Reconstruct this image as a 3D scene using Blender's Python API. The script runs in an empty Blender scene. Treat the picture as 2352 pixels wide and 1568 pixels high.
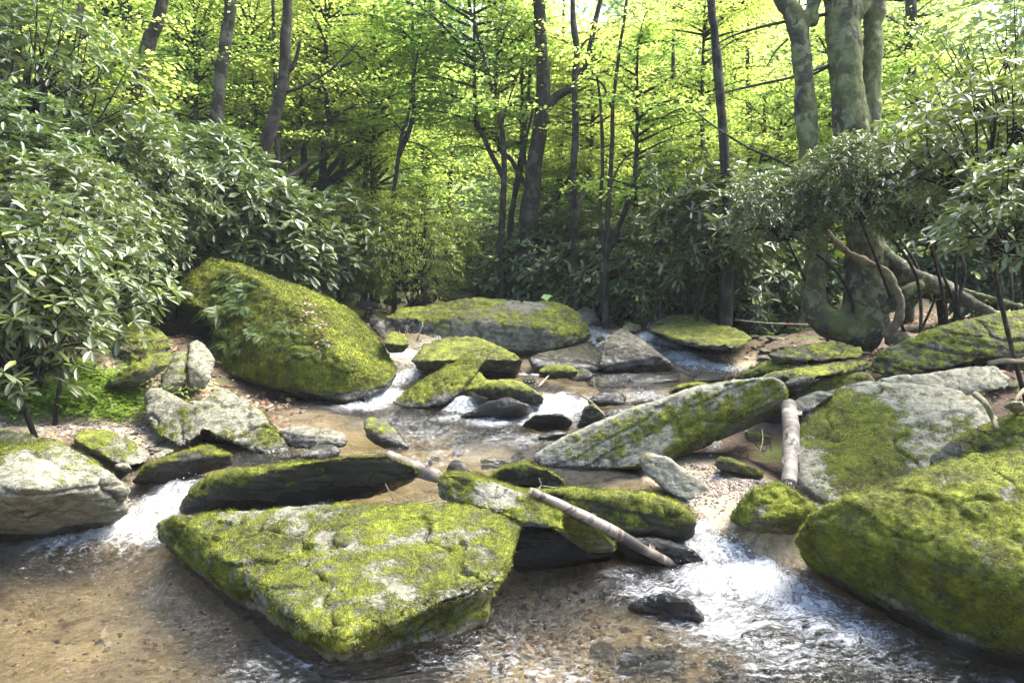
import bpy, bmesh, math, random
import numpy as np
from mathutils import Vector, Matrix
from mathutils.bvhtree import BVHTree
S = bpy.context.scene
C = bpy.context.collection
rng = np.random.default_rng(7)
random.seed(7)
# ------------------------------------------------------------------ camera, sky, sun
CAMZ, FOC, HOR = 1.6, 1699.0, 645.0
PITCH = math.atan((784 - HOR) / FOC)
cam = bpy.data.objects.new('camera', bpy.data.cameras.new('camera'))
C.objects.link(cam)
cam.location = (0, 0, CAMZ)
cam.rotation_euler = (math.pi / 2 - PITCH, 0, 0)
cam.data.sensor_width = 36
cam.data.lens = FOC / 2352 * 36
cam.data.clip_end = 600
cam.data.clip_start = 0.05
S.camera = cam
SUN_EL, SUN_AZ = 59.0, 72.0         # azimuth from +Y (view direction), negative = left
w = bpy.data.worlds.new('World'); S.world = w; w.use_nodes = True
wn = w.node_tree
sky = wn.nodes.new('ShaderNodeTexSky'); sky.sky_type = 'NISHITA'; sky.sun_disc = False
sky.sun_elevation = math.radians(SUN_EL); sky.sun_rotation = math.radians(SUN_AZ)
sky.air_density = 1.0; sky.dust_density = 3.0; sky.ozone_density = 1.0
wn.links.new(sky.outputs[0], wn.nodes['Background'].inputs[0])
wn.nodes['Background'].inputs[1].default_value = 0.15
sl = bpy.data.lights.new('sun', 'SUN'); so = bpy.data.objects.new('sun', sl); C.objects.link(so)
sl.energy = 3.8; sl.angle = math.radians(40); sl.color = (1.0, .95, .84)
sd = Vector((math.sin(math.radians(SUN_AZ)) * math.cos(math.radians(SUN_EL)),
             math.cos(math.radians(SUN_AZ)) * math.cos(math.radians(SUN_EL)), math.sin(math.radians(SUN_EL))))
so.rotation_euler = sd.to_track_quat('Z', 'Y').to_euler()
so.location = (0, 0, 30)
S.view_settings.view_transform = 'Standard'; S.view_settings.look = 'None'
S.view_settings.exposure = 2.4; S.view_settings.gamma = 1
S.render.engine = 'CYCLES'
S.cycles.max_bounces = 6; S.cycles.diffuse_bounces = 3; S.cycles.glossy_bounces = 2
S.cycles.transmission_bounces = 4; S.cycles.transparent_max_bounces = 6
S.cycles.caustics_reflective = False; S.cycles.caustics_refractive = False
S.cycles.sample_clamp_indirect = 6

# ------------------------------------------------------------------ helpers
fw = np.array([0, math.cos(PITCH), -math.sin(PITCH)]); up = np.array([0, math.sin(PITCH), math.cos(PITCH)])
def ray(px, py): return np.array([(px - 1176) / FOC, 0, 0]) + up * ((784 - py) / FOC) + fw
def P(px, py, v):                     # v below 2.2: a height in metres, else a distance
    d = ray(px, py)
    t = (v - CAMZ) / d[2] if v < 2.2 else v / d[1]
    return np.array([0, 0, CAMZ]) + d * t

def hash3(ix, iy, iz, s=0):
    with np.errstate(over='ignore'):
        h = (ix.astype(np.uint32) * np.uint32(374761393) + iy.astype(np.uint32) * np.uint32(668265263)
             + iz.astype(np.uint32) * np.uint32(2147483647) + np.uint32(s * 97 + 13))
        h = (h ^ (h >> np.uint32(13))) * np.uint32(1274126177)
        h ^= h >> np.uint32(16)
        h = h * np.uint32(2246822519); h ^= h >> np.uint32(15)
    return h.astype(np.float64) / 4294967295.0
def vnoise(p, s=0):
    i = np.floor(p).astype(np.int64); f = p - i; f = f * f * (3 - 2 * f)
    r = 0
    for a in (0, 1):
        wa = f[:, 0] if a else 1 - f[:, 0]
        for b in (0, 1):
            wb = f[:, 1] if b else 1 - f[:, 1]
            for c in (0, 1):
                wc = f[:, 2] if c else 1 - f[:, 2]
                r = r + wa * wb * wc * hash3(i[:, 0] + a, i[:, 1] + b, i[:, 2] + c, s)
    return r * 2 - 1
def fbm(p, o=4, s=0, g=.5):
    r = np.zeros(len(p)); a = 1.0; t = 0
    q = p.copy()
    for k in range(o):
        r += a * vnoise(q, s + k * 7); t += a; a *= g; q = q * 2.03 + 11.3
    return r / t * 1.6
def sstep(a, b, x):
    t = np.clip((x - a) / (b - a), 0, 1); return t * t * (3 - 2 * t)

def mesh_np(name, V, F, mats=(), smooth=True):
    """V (n,3); F (m,k) one polygon size"""
    me = bpy.data.meshes.new(name)
    V = np.asarray(V, dtype=np.float32); F = np.asarray(F, dtype=np.int32)
    m, k = F.shape
    me.vertices.add(len(V)); me.vertices.foreach_set('co', V.ravel())
    me.loops.add(m * k); me.loops.foreach_set('vertex_index', F.ravel())
    me.polygons.add(m); me.polygons.foreach_set('loop_start', np.arange(m, dtype=np.int32) * k)
    me.polygons.foreach_set('loop_total', np.full(m, k, dtype=np.int32))
    me.polygons.foreach_set('use_smooth', np.full(m, smooth, dtype=bool))
    me.update(calc_edges=True); me.validate()
    for mm in mats: me.materials.append(mm)
    return me
def attr(me, name, arr):
    a = me.attributes.new(name, 'FLOAT', 'POINT'); a.data.foreach_set('value', np.asarray(arr, dtype=np.float32))
def link(name, me, parent=None, loc=(0, 0, 0)):
    o = bpy.data.objects.new(name, me); C.objects.link(o); o.location = loc
    if parent: o.parent = parent
    return o
def tag(o, label=None, cat=None, group=None, kind=None):
    if label: o['label'] = label
    if cat: o['category'] = cat
    if group: o['group'] = group
    if kind: o['kind'] = kind
    return o
def copy_tree(o):
    c = o.copy(); C.objects.link(c)
    for ch in list(o.children):
        d = ch.copy(); C.objects.link(d); d.parent = c
    return c

# node helper
class N:
    def __init__(s, name, rough=.8):
        s.m = bpy.data.materials.new(name); s.m.use_nodes = True; s.t = s.m.node_tree
        s.b = s.t.nodes['Principled BSDF']; s.out = s.t.nodes['Material Output']
        s.b.inputs['Roughness'].default_value = rough
    def n(s, typ, **kw):
        x = s.t.nodes.new('ShaderNode' + typ)
        for k, v in kw.items(): setattr(x, k, v)
        return x
    def l(s, a, b): s.t.links.new(a, b)
    def set(s, sock, v):
        if hasattr(v, 'links') or isinstance(v, bpy.types.NodeSocket): s.l(v, sock)
        else: sock.default_value = v
    def noise(s, vec, scale, detail=5, rough=.55, dist=0.0):
        x = s.n('TexNoise'); x.inputs['Scale'].default_value = scale; x.inputs['Detail'].default_value = detail
        x.inputs['Roughness'].default_value = rough; x.inputs['Distortion'].default_value = dist
        if vec is not None: s.l(vec, x.inputs['Vector'])
        return x.outputs['Fac']
    def math(s, op, a, b=0.0, c=0.0):
        x = s.n('Math', operation=op); s.set(x.inputs[0], a); s.set(x.inputs[1], b); s.set(x.inputs[2], c); return x.outputs[0]
    def mapr(s, v, a, b, c=0.0, d=1.0, smooth=True):
        x = s.n('MapRange'); x.interpolation_type = 'SMOOTHSTEP' if smooth else 'LINEAR'
        s.set(x.inputs[0], v)
        for i, q in zip((1, 2, 3, 4), (a, b, c, d)): s.set(x.inputs[i], q)
        return x.outputs[0]
    def mix(s, f, a, b, mode='MIX'):
        x = s.n('Mix', data_type='RGBA', blend_type=mode); s.set(x.inputs[0], f)
        for i, q in ((6, a), (7, b)):
            if isinstance(q, tuple): q = (*q, 1) if len(q) == 3 else q
            s.set(x.inputs[i], q)
        return x.outputs[2]
    def ramp(s, f, stops):
        x = s.n('ValToRGB'); e = x.color_ramp.elements
        while len(e) < len(stops): e.new(.5)
        for k, (p, c) in zip(e, stops): k.position = p; k.color = (*c, 1)
        s.set(x.inputs[0], f); return x.outputs[0]
    def attr(s, name):
        x = s.n('Attribute'); x.attribute_name = name; return x.outputs['Fac']
    def vec(s, mode='Object', rnd=True, scale=(1, 1, 1)):
        t = s.n('TexCoord'); v = t.outputs[mode]
        mp = s.n('Mapping'); mp.inputs['Scale'].default_value = scale; s.l(v, mp.inputs['Vector'])
        if rnd:
            oi = s.n('ObjectInfo'); cx = s.n('CombineXYZ')
            for i in range(3): s.l(s.math('MULTIPLY', oi.outputs['Random'], 13.0 + 7 * i), cx.inputs[i])
            s.l(cx.outputs[0], mp.inputs['Location'])
        return mp.outputs[0]
    def bump(s, h, strength=.5, dist=.02, target=None):
        x = s.n('Bump'); x.inputs['Strength'].default_value = strength; x.inputs['Distance'].default_value = dist
        s.set(x.inputs['Height'], h)
        s.l(x.outputs[0], (target or s.b).inputs['Normal']); return x.outputs[0]

def rock_material():
    m = N('mossy_rock', .85); v = m.vec()
    moss, wet, lich, tone = (m.attr(a) for a in ('moss', 'wet', 'lich', 'tone'))
    n1 = m.noise(v, 2.2, 6, .6, .4); n2 = m.noise(v, 14, 6, .65); n3 = m.noise(v, 55, 4, .6); n4 = m.noise(v, 5.5, 6, .7, 1.2)
    sv = m.vec(scale=(1.2, 1.5, 9)); st = m.noise(sv, 3.0, 5, .65, .6)
    base = m.ramp(m.math('ADD', m.math('MULTIPLY', n1, .55), m.math('MULTIPLY', st, .45)),
                  [(.28, (.035, .033, .026)), (.45, (.09, .083, .063)), (.58, (.15, .14, .112)), (.75, (.23, .22, .185))])
    base = m.mix(m.mapr(n3, .3, .7), base, m.mix(.35, base, (.10, .09, .07)))
    lf = m.mapr(m.math('ADD', m.math('MULTIPLY', m.math('ADD', n4, n2), .5), m.math('MULTIPLY', m.math('SUBTRACT', lich, .5), .45)), .49, .56)
    lcol = m.ramp(n2, [(.35, (.14, .138, .095)), (.55, (.23, .225, .17)), (.7, (.34, .33, .27))])
    base = m.mix(m.math('MULTIPLY', lf, .85), base, lcol)
    crack = m.mapr(m.math('ABSOLUTE', m.math('SUBTRACT', n4, .5)), 0.0, .018)
    base = m.mix(m.math('MULTIPLY', m.math('SUBTRACT', 1.0, crack), .5), base, (.05, .045, .035))
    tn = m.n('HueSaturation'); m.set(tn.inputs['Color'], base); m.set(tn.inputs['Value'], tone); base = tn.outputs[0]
    # moss
    f1 = m.noise(v, 7, 6, .7, .5); f2 = m.noise(v, 38, 5, .7); f3 = m.noise(v, 1.6, 3, .5)
    mc = m.ramp(m.math('ADD', m.math('ADD', m.math('MULTIPLY', f1, .45), m.math('MULTIPLY', f2, .3)), m.math('MULTIPLY', f3, .25)),
                [(.38, (.018, .021, .008)), (.45, (.062, .068, .014)), (.53, (.135, .155, .018)), (.64, (.265, .285, .034))])
    mc = m.mix(m.math('MULTIPLY', m.mapr(m.noise(v, 3.3, 5, .65, .8), .54, .68), .55), mc, m.mix(f2, (.035, .033, .014), (.12, .115, .04)))
    mf = m.mapr(m.math('ADD', moss, m.math('ADD', m.math('MULTIPLY', m.math('SUBTRACT', n2, .5), 1.1), m.math('MULTIPLY', m.math('SUBTRACT', n3, .5), .8))), .38, .66)
    col = m.mix(mf, base, mc)
    wv = m.mapr(m.math('ADD', wet, m.math('MULTIPLY', m.math('SUBTRACT', n2, .5), .8)), .35, .65)
    dark = m.n('Mix', data_type='RGBA', blend_type='MULTIPLY'); dark.inputs[0].default_value = 1
    m.l(col, dark.inputs[6]); dark.inputs[7].default_value = (.26, .25, .25, 1)
    col = m.mix(wv, col, dark.outputs[2])
    m.l(col, m.b.inputs['Base Color'])
    m.l(m.mapr(wv, 0, 1, .88, .22, False), m.b.inputs['Roughness'])
    m.l(m.mapr(wv, 0, 1, .25, .6, False), m.b.inputs['Specular IOR Level'])
    h = m.math('ADD', m.math('MULTIPLY', n3, .35), m.math('ADD', m.math('MULTIPLY', n2, .5), m.math('MULTIPLY', m.math('MULTIPLY', f2, mf), .9)))
    h = m.math('ADD', h, m.math('MULTIPLY', st, .6))
    m.bump(m.math('ADD', h, m.math('MULTIPLY', crack, .2)), .9, .03)
    return m.m

def leaf_material(name, cols, trans, tcol, rough=.45, spec=.4, tf=.45, hue=.03):
    m = N(name, rough)
    r = m.attr('rnd'); oi = m.n('ObjectInfo')
    c = m.ramp(r, cols)
    hs = m.n('HueSaturation'); m.set(hs.inputs['Color'], c)
    m.l(m.mapr(oi.outputs['Random'], 0, 1, .5 - hue, .5 + hue, False), hs.inputs['Hue'])
    m.l(m.mapr(m.math('FRACT', m.math('MULTIPLY', oi.outputs['Random'], 7.3)), 0, 1, .8, 1.2, False), hs.inputs['Value'])
    m.l(hs.outputs[0], m.b.inputs['Base Color']); m.b.inputs['Specular IOR Level'].default_value = spec
    tr = m.n('BsdfTranslucent'); h2 = m.n('HueSaturation'); m.set(h2.inputs['Color'], m.mix(r, (*tcol[0], 1), (*tcol[1], 1)))
    m.l(m.mapr(oi.outputs['Random'], 0, 1, .5 - hue, .5 + hue, False), h2.inputs['Hue'])
    m.l(h2.outputs[0], tr.inputs['Color'])
    mx = m.n('MixShader'); mx.inputs[0].default_value = tf
    m.l(m.b.outputs[0], mx.inputs[1]); m.l(tr.outputs[0], mx.inputs[2]); m.l(mx.outputs[0], m.out.inputs['Surface'])
    return m.m

def bark_material(name, c0, c1, lichen, sc=1.0, zs=.3, birch=False, mossy=0.0):
    m = N(name, .9); v = m.vec(scale=(sc, sc, sc * zs))
    a = m.noise(v, 9, 6, .65, .5); b = m.noise(v, 30, 5, .7); u = m.vec(); d = m.noise(u, 6, 5, .65, .6); e = m.noise(u, 1.6, 3)
    col = m.ramp(m.math('ADD', m.math('MULTIPLY', a, .6), m.math('MULTIPLY', b, .4)), [(.38, c0), (.62, c1)])
    col = m.mix(m.math('MULTIPLY', m.mapr(d, .5, .6), lichen), col, (.26, .265, .21))
    if mossy: col = m.mix(m.math('MULTIPLY', m.mapr(m.math('ADD', m.math('MULTIPLY', e, .6), m.math('MULTIPLY', d, .4)), .42, .58), mossy), col, (.11, .13, .035))
    m.l(col, m.b.inputs['Base Color']); m.b.inputs['Specular IOR Level'].default_value = .2
    m.bump(m.math('ADD', a, m.math('MULTIPLY', b, .5)), .9, .03)
    return m.m

M = {}
M['rock'] = rock_material()
M['fuzz'] = leaf_material('moss_fuzz', [(0, (.016, .02, .006)), (.5, (.085, .10, .018)), (1, (.235, .255, .035))], .3, ((.07, .09, .01), (.26, .28, .03)), .8, .1, .3, .01)
M['maple'] = leaf_material('broadleaf', [(0, (.08, .15, .03)), (.5, (.16, .25, .045)), (1, (.28, .34, .06))], .5, ((.42, .59, .11), (.71, .79, .2)), .55, .25, .62, .018)
M['hazyleaf'] = leaf_material('haze_tinted_leaf', [(0, (.09, .16, .08)), (.5, (.15, .24, .1)), (1, (.24, .32, .1))], .5, ((.4, .56, .22), (.62, .74, .24)), .6, .2, .55, .02)  # paler, duller leaves: distance haze put into the colour
M['rhodo'] = leaf_material('rhododendron_leaf', [(0, (.03, .048, .021)), (.45, (.08, .11, .047)), (.85, (.15, .19, .085)), (1, (.28, .33, .07))], .3, ((.1, .17, .03), (.24, .33, .05)), .42, .8, .2, .015)
M['cover'] = leaf_material('cover_leaf', [(0, (.07, .13, .02)), (1, (.2, .3, .05))], .3, ((.2, .36, .03), (.4, .55, .05)), .5, .3, .4, .02)
M['laurel'] = leaf_material('laurel_leaf', [(0, (.08, .10, .025)), (.5, (.19, .225, .045)), (1, (.34, .38, .08))], .3, ((.24, .32, .03), (.48, .55, .06)), .4, .5, .3, .015)
M['fern'] = leaf_material('fern_leaf', [(0, (.025, .05, .012)), (1, (.09, .13, .03))], .3, ((.08, .15, .02), (.18, .26, .03)), .5, .4, .35, .02)
M['bark'] = bark_material('dark_bark', (.007, .006, .005), (.032, .028, .022), .12, 1.6, .25)
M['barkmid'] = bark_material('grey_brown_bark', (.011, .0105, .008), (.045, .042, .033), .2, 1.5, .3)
M['paletree'] = bark_material('lichen_bark', (.018, .017, .013), (.075, .071, .053), .6, 1.2, .7, mossy=.6)
M['root'] = bark_material('root_bark', (.09, .07, .045), (.25, .21, .15), .3, 1.5, .5, mossy=.3)
M['twig'] = bark_material('twig_bark', (.12, .10, .075), (.34, .3, .24), .2, 3, 1)

# ------------------------------------------------------------------ stream course: water level and ground
COURSE = [  # polylines of (px, py, z or distance-with-z, half width)
    [(1060, 665, 1.28, 1.3), (1000, 676, 1.2, 1.1), (930, 690, 1.1, 1.0), (872, 716, 1.0, .5), (880, 745, .9, .42), (905, 775, .8, .4), (925, 812, .64, .42),
     (915, 860, .44, .5), (885, 905, .3, .55), (880, 928, .23, .7), (930, 955, .22, 1.1), (1000, 1060, .22, 1.2), (800, 1010, .22, .8)],
    [(1400, 705, .98, .6), (1440, 735, .92, .4), (1480, 762, .84, .32), (1540, 805, .62, .32), (1600, 838, .48, .45), (1650, 848, .46, .5), (1520, 868, .45, .9), (1400, 880, .44, .9),
     (1300, 897, .42, .6), (1290, 915, .38, .5), (1285, 945, .26, .5), (1200, 975, .22, .7), (1080, 1000, .22, 1.1)],
    [(1560, 870, .45, .7), (1530, 905, .42, .6), (1440, 925, .38, .5), (1330, 945, .28, .5)],
    [(1140, 880, .44, .5), (1200, 868, .45, .5), (1300, 870, .45, .6)],
    [(1060, 915, .36, .3), (1040, 945, .24, .4)],
    [(900, 1000, .22, .9), (700, 1020, .22, .8), (560, 1068, .21, .6), (450, 1108, .19, .45), (380, 1150, .10, .42), (310, 1195, .03, .5), (220, 1250, 0, .7), (150, 1400, 0, 1.2), (250, 1550, 0, 1.3)],
    [(760, 1140, .17, .3), (700, 1168, .10, .3), (560, 1168, .08, .3)],
    [(950, 1100, .20, .4), (860, 1135, .12, .35)],
    [(1100, 1060, .22, .9), (1350, 1110, .22, .6), (1520, 1140, .21, .45), (1620, 1180, .17, .38), (1660, 1230, .10, .36), (1700, 1300, .03, .4), (1680, 1370, 0, .7), (1480, 1420, -.01, 1.0), (1300, 1500, -.02, 1.2), (1900, 1480, -.02, 1.1)],
    [(700, 1550, 0, 1.5), (1100, 1560, -.02, 1.5), (1700, 1560, -.03, 1.8), (2200, 1560, -.04, 1.3)],
    [(1700, 1560, -.03, 1.8), (1500, 2100, -.08, 2.5)], [(700, 1550, 0, 1.5), (500, 2100, -.06, 2.5)],
    [(1260, 1300, 0, .5), (1400, 1320, 0, .5)],
]
SEG = []
for pl in COURSE:
    q = [(P(a, b, z), hw) for a, b, z, hw in pl]
    for (p0, h0), (p1, h1) in zip(q[:-1], q[1:]): SEG.append((p0, p1, h0, h1))
def course(x, y, flow=False):
    """water level and distance beyond the water's edge (negative inside)"""
    num = np.zeros_like(x); den = np.zeros_like(x); dm = np.full_like(x, 1e9); arc = 0.0; lat = np.zeros_like(x); lon = np.zeros_like(x); lw = np.zeros_like(x) + 1e-9
    for p0, p1, h0, h1 in SEG:
        dx, dy = p1[0] - p0[0], p1[1] - p0[1]; L2 = dx * dx + dy * dy + 1e-6
        t = np.clip(((x - p0[0]) * dx + (y - p0[1]) * dy) / L2, 0, 1)
        d = np.hypot(x - (p0[0] + t * dx), y - (p0[1] + t * dy)); hw = h0 + t * (h1 - h0)
        wt = 1 / (d / hw + .06) ** 5; num += wt * (p0[2] + t * (p1[2] - p0[2])); den += wt
        L_ = math.sqrt(L2); w8 = wt ** 1.6
        if flow: lat += w8 * ((x - p0[0]) * dy - (y - p0[1]) * dx) / L_; lon += w8 * (arc + t * L_); lw += w8; arc += L_
        dm = np.minimum(dm, d - hw)
    if flow: return lat / lw, lon / lw
    return num / den, dm
BLOBS = [  # (px, py, z, radius): flat places and banks
    (230, 950, .30, .95), (130, 985, .22, .6), (300, 985, .26, .5), (1690, 1125, .245, .42), (1860, 1135, .27, .35), (1760, 1160, .25, .3),
    (120, 880, .55, .8), (2250, 850, .72, .8), (2200, 800, .8, 1.0), (1650, 700, 1.1, 1.3), (1560, 690, 1.15, 1.2), (2000, 760, .85, 1.2), (2250, 690, 1.15, 1.6), (1800, 780, .75, .8),
    (340, 780, .85, .8), (1640, 1060, .27, .5), (560, 600, 1.5, .8)]
BL = [(P(a, b, z), r) for a, b, z, r in BLOBS]
def ground(x, y):
    W, d = course(x, y)
    side = np.where(x < -.2 * y * .1, 1.0, 0.0)
    sl = .10 + .30 * sstep(.5, -3.5, x) + .05 * sstep(3, 8, x)
    inside = W - .05 - .22 * sstep(0, -.7, d)
    dd = np.maximum(d, 0)
    out = W - .05 + .07 * sstep(0, .9, dd) + sl * np.clip(dd - .7, 0, 9) 
    T = np.where(d < 0, inside, out)
    for p, r in BL:
        k = np.exp(-((x - p[0]) ** 2 + (y - p[1]) ** 2) / (r * r)); k = np.minimum(k * 1.3, 1)
        T = T * (1 - k) + k * p[2]
    q = np.stack([x, y, np.zeros_like(x)], 1)
    T = T + .05 * fbm(q * 1.3, 4, 3) * sstep(-.3, .5, d) + .012 * fbm(q * 9, 3, 5) + .03 * np.abs(fbm(q * 3.5, 4, 15)) * sstep(0, .4, d)
    return T, W, d
def gz(x, y): return float(ground(np.array([x]), np.array([y]))[0][0])

def grid(x0f, x1f, ys, nx):
    """rows at ys; the width of each row grows with distance"""
    u = np.linspace(-1, 1, nx)
    X = np.stack([x0f(y) * (1 - u) / 2 + x1f(y) * (1 + u) / 2 for y in ys]); Y = np.repeat(ys[:, None], nx, 1)
    i = np.arange(len(ys) - 1)[:, None] * nx + np.arange(nx - 1)[None]
    F = np.stack([i, i + 1, i + nx + 1, i + nx], -1).reshape(-1, 4)
    return X.ravel(), Y.ravel(), F
# ground: one sheet to the horizon
ys = np.concatenate([np.linspace(-14, 1.5, 24)[:-1], np.geomspace(1.5, 34, 430), np.linspace(34, 200, 60)[1:]])
X, Y, F = grid(lambda y: -6 - abs(y) * 1.1, lambda y: 6 + abs(y) * 1.1, ys, 420)
T, W, D = ground(X, Y)
hill = .5 * np.maximum(Y - 58, 0) * (1 - .35 * np.exp(-(X / 9) ** 2)); T = T + np.minimum(hill, 22)
gm = N('ground', .95)
v = gm.vec(rnd=False); bank = gm.attr('bank')
n1 = gm.noise(v, 3, 6, .65, .5); n2 = gm.noise(v, 26, 6, .7); vo = gm.n('TexVoronoi'); vo.inputs['Scale'].default_value = 28; gm.l(v, vo.inputs['Vector'])
sand = gm.ramp(gm.math('ADD', gm.math('MULTIPLY', n1, .6), gm.math('MULTIPLY', n2, .4)), [(.36, (.17, .13, .08)), (.48, (.34, .275, .17)), (.62, (.54, .45, .30))])
sand = gm.mix(gm.mapr(gm.noise(v, 1.3, 5, .6, 1.0), .52, .62), sand, (.12, .09, .05))
litter = gm.mix(gm.mapr(n1, .42, .6), (.055, .038, .024), (.16, .105, .06)); litter = gm.mix(gm.mapr(n2, .5, .62), litter, (.24, .16, .1))
litter = gm.mix(gm.math('MULTIPLY', gm.mapr(vo.outputs['Distance'], 0, .4), .6), litter, (.03, .022, .014))
litter = gm.mix(gm.mapr(gm.noise(v, .9, 5, .6), .54, .62), litter, (.06, .075, .012))
sx = gm.n('SeparateXYZ'); gm.l(v, sx.inputs[0]); litter = gm.mix(gm.mapr(sx.outputs[1], 18, 28), litter, gm.mix(gm.mapr(n2, .4, .6), (.035, .06, .02), (.11, .17, .05)))
gm.l(gm.mix(bank, sand, litter), gm.b.inputs['Base Color']); gm.bump(gm.math('ADD', n2, n1), .8, .04)
gme = mesh_np('ground', np.stack([X, Y, T], 1), F, [gm.m])
bnk = sstep(.05, .5, D)
for p, r in BL[:7]:
    bnk *= 1 - np.minimum(1.5 * np.exp(-((X - p[0]) ** 2 + (Y - p[1]) ** 2) / (r * r)), 1)
attr(gme, 'bank', bnk)
tag(link('ground', gme), kind='structure')

# water
FOAM_GLINTS = [  # (px, py, z, radius, strength): white water, plus painted glints on the pools
    (370, 1160, .08, .25, .9), (300, 1205, .03, .28, .95), (410, 1125, .16, .2, .6), (180, 1235, 0, .28, .7), (100, 1250, 0, .2, .45), (330, 1235, 0, .25, .6),
    (670, 1162, .1, .14, .8), (600, 1166, .09, .12, .7), (740, 1160, .12, .1, .6),
    (1650, 1260, .07, .22, .8), (1620, 1240, .1, .16, .8), (1740, 1330, .01, .34, 1.0), (1640, 1330, .01, .28, .85), (1850, 1390, 0, .3, .8), (1680, 1420, 0, .35, .65), (1500, 1350, 0, .22, .55), (1950, 1440, 0, .25, .65), (1440, 1330, 0, .2, .4),
    (1620, 1400, 0, .25, .6), (1800, 1480, 0, .3, .45), (2000, 1490, 0, .3, .35), (1100, 1500, 0, .3, .3), (1250, 1530, 0, .3, .3), (650, 1555, 0, .3, .25),
    (1280, 930, .32, .25, 1.0), (1250, 965, .23, .35, .95), (1340, 945, .28, .25, .7), (1130, 965, .23, .3, .7), (1070, 930, .28, .2, .95), (1390, 910, .42, .3, .5), (1480, 905, .42, .3, .55), (1560, 905, .42, .25, .5), (1030, 960, .22, .2, .6),
    (900, 870, .42, .25, .85), (930, 815, .62, .22, .95), (880, 910, .28, .3, 1.0), (830, 935, .22, .3, .8), (940, 850, .5, .25, .9),
    (885, 745, .9, .3, .9), (980, 1000, .22, .5, .33), (1080, 1040, .22, .5, .33), (1180, 1010, .22, .4, .4), (900, 975, .22, .5, .3), (1450, 870, .44, .7, .3), (870, 715, 1.0, .35, .7), (1540, 800, .62, .28, 1.0), (1600, 835, .49, .35, 1.0), (1650, 845, .46, .4, .9), (1490, 770, .8, .25, .9), (1570, 820, .55, .3, 1.0),  # the weak spots on the pools paint specular flecks as white
    (1215, 850, .5, .13, .9), (930, 690, 1.1, .8, .5), (900, 700, 1.05, .5, .7)]
ys = np.geomspace(1.6, 27, 900)
X, Y, F = grid(lambda y: -2.2 - y * .62, lambda y: 2.2 + y * .62, ys, 820)
T, W, D = ground(X, Y)
e = .04
Wx = (course(X + e, Y)[0] - W) / e; Wy = (course(X, Y + e)[0] - W) / e; slope = np.hypot(Wx, Wy)
foam = sstep(.12, .5, slope) * .66
for a, b, z, r, s in FOAM_GLINTS:
    p = P(a, b, z); foam = np.maximum(foam, s * .95 * np.exp(-(((X - p[0]) ** 2 + (Y - p[1]) ** 2) / (r * r)) ** 1.2))  # mask of white water and of the painted pool glints
q = np.stack([X, Y * .8, 0 * X], 1)
rough = np.clip(.12 + foam * 1.3, 0, 1)
calm = np.exp(-(((X + 1.7) / 1.1) ** 2 + ((Y - 3.2) / 1.1) ** 2))
Z = W + (.005 * fbm(q * 3.5, 3, 9) + .005 * fbm(q * 13, 3, 12)) * (1 - .7 * calm) + rough * (.018 * fbm(q * 9, 3, 21) + .022 * (1 - np.abs(fbm(q * 14, 3, 31)) * 2) * foam) + foam * .01
fr = sstep(4.6, 3.2, Y) * sstep(-1.2, .3, X); Z += fr * .012 * (1 - 2 * np.abs(fbm(np.stack([X * 4 + Y * 2, Y * 9 - X * 3, 0 * X], 1), 3, 41)))
keep = (W > T - .06)[F].any(1)
F = F[keep]; used = np.unique(F); mp = np.full(len(X), -1); mp[used] = np.arange(len(used)); F = mp[F]
wme = mesh_np('stream_water', np.stack([X, Y, Z], 1)[used], F)
la, lo = course(X[used], Y[used], True); attr(wme, 'lat', la); attr(wme, 'lon', lo); attr(wme, 'foam', foam[used]); attr(wme, 'depth', np.clip(W - T, 0, 1)[used])
wm = N('stream_water', .05); v = wm.vec(rnd=False)
rv = wm.vec(rnd=False, scale=(1.0, 1.7, 1.0))
nb = wm.math('ADD', wm.noise(rv, 17, 4, .55, .8), wm.math('MULTIPLY', wm.noise(rv, 50, 3, .5, .4), .4))
foam_glintA = wm.attr('foam'); fc = wm.n('CombineXYZ'); wm.l(wm.math('MULTIPLY', wm.attr('lat'), 2.6), fc.inputs[0]); wm.l(wm.attr('lon'), fc.inputs[1]); fcv = fc.outputs[0]
fz = wm.math('ADD', wm.math('MULTIPLY', wm.noise(fcv, 5, 6, .7, 1.8), .45), wm.math('MULTIPLY', wm.noise(rv, 22, 5, .72, 1.2), .55))
ff = wm.mapr(wm.math('ADD', wm.math('MULTIPLY', foam_glintA, .52), wm.math('MULTIPLY', wm.math('SUBTRACT', fz, .5), 1.8)), .10, .56)
bmp = wm.n('Bump'); bmp.inputs['Strength'].default_value = .8; bmp.inputs['Distance'].default_value = .07; wm.l(nb, bmp.inputs['Height'])
fre = wm.n('Fresnel'); fre.inputs['IOR'].default_value = 1.4; wm.l(bmp.outputs[0], fre.inputs['Normal'])
tr = wm.n('BsdfTransparent')
wm.l(wm.ramp(wm.attr('depth'), [(0, (.98, .96, .93)), (.3, (.76, .72, .58))]), tr.inputs['Color'])
gl = wm.n('BsdfGlossy'); gl.inputs['Roughness'].default_value = .06; wm.l(bmp.outputs[0], gl.inputs['Normal'])
m1 = wm.n('MixShader'); wm.l(fre.outputs[0], m1.inputs[0]); wm.l(tr.outputs[0], m1.inputs[1]); wm.l(gl.outputs[0], m1.inputs[2])
wm.b.inputs['Base Color'].default_value = (.62, .65, .68, 1); wm.b.inputs['Roughness'].default_value = .5
b2 = wm.n('Bump'); b2.inputs['Strength'].default_value = 1.0; b2.inputs['Distance'].default_value = .06; wm.l(fz, b2.inputs['Height']); wm.l(b2.outputs[0], wm.b.inputs['Normal'])
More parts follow.
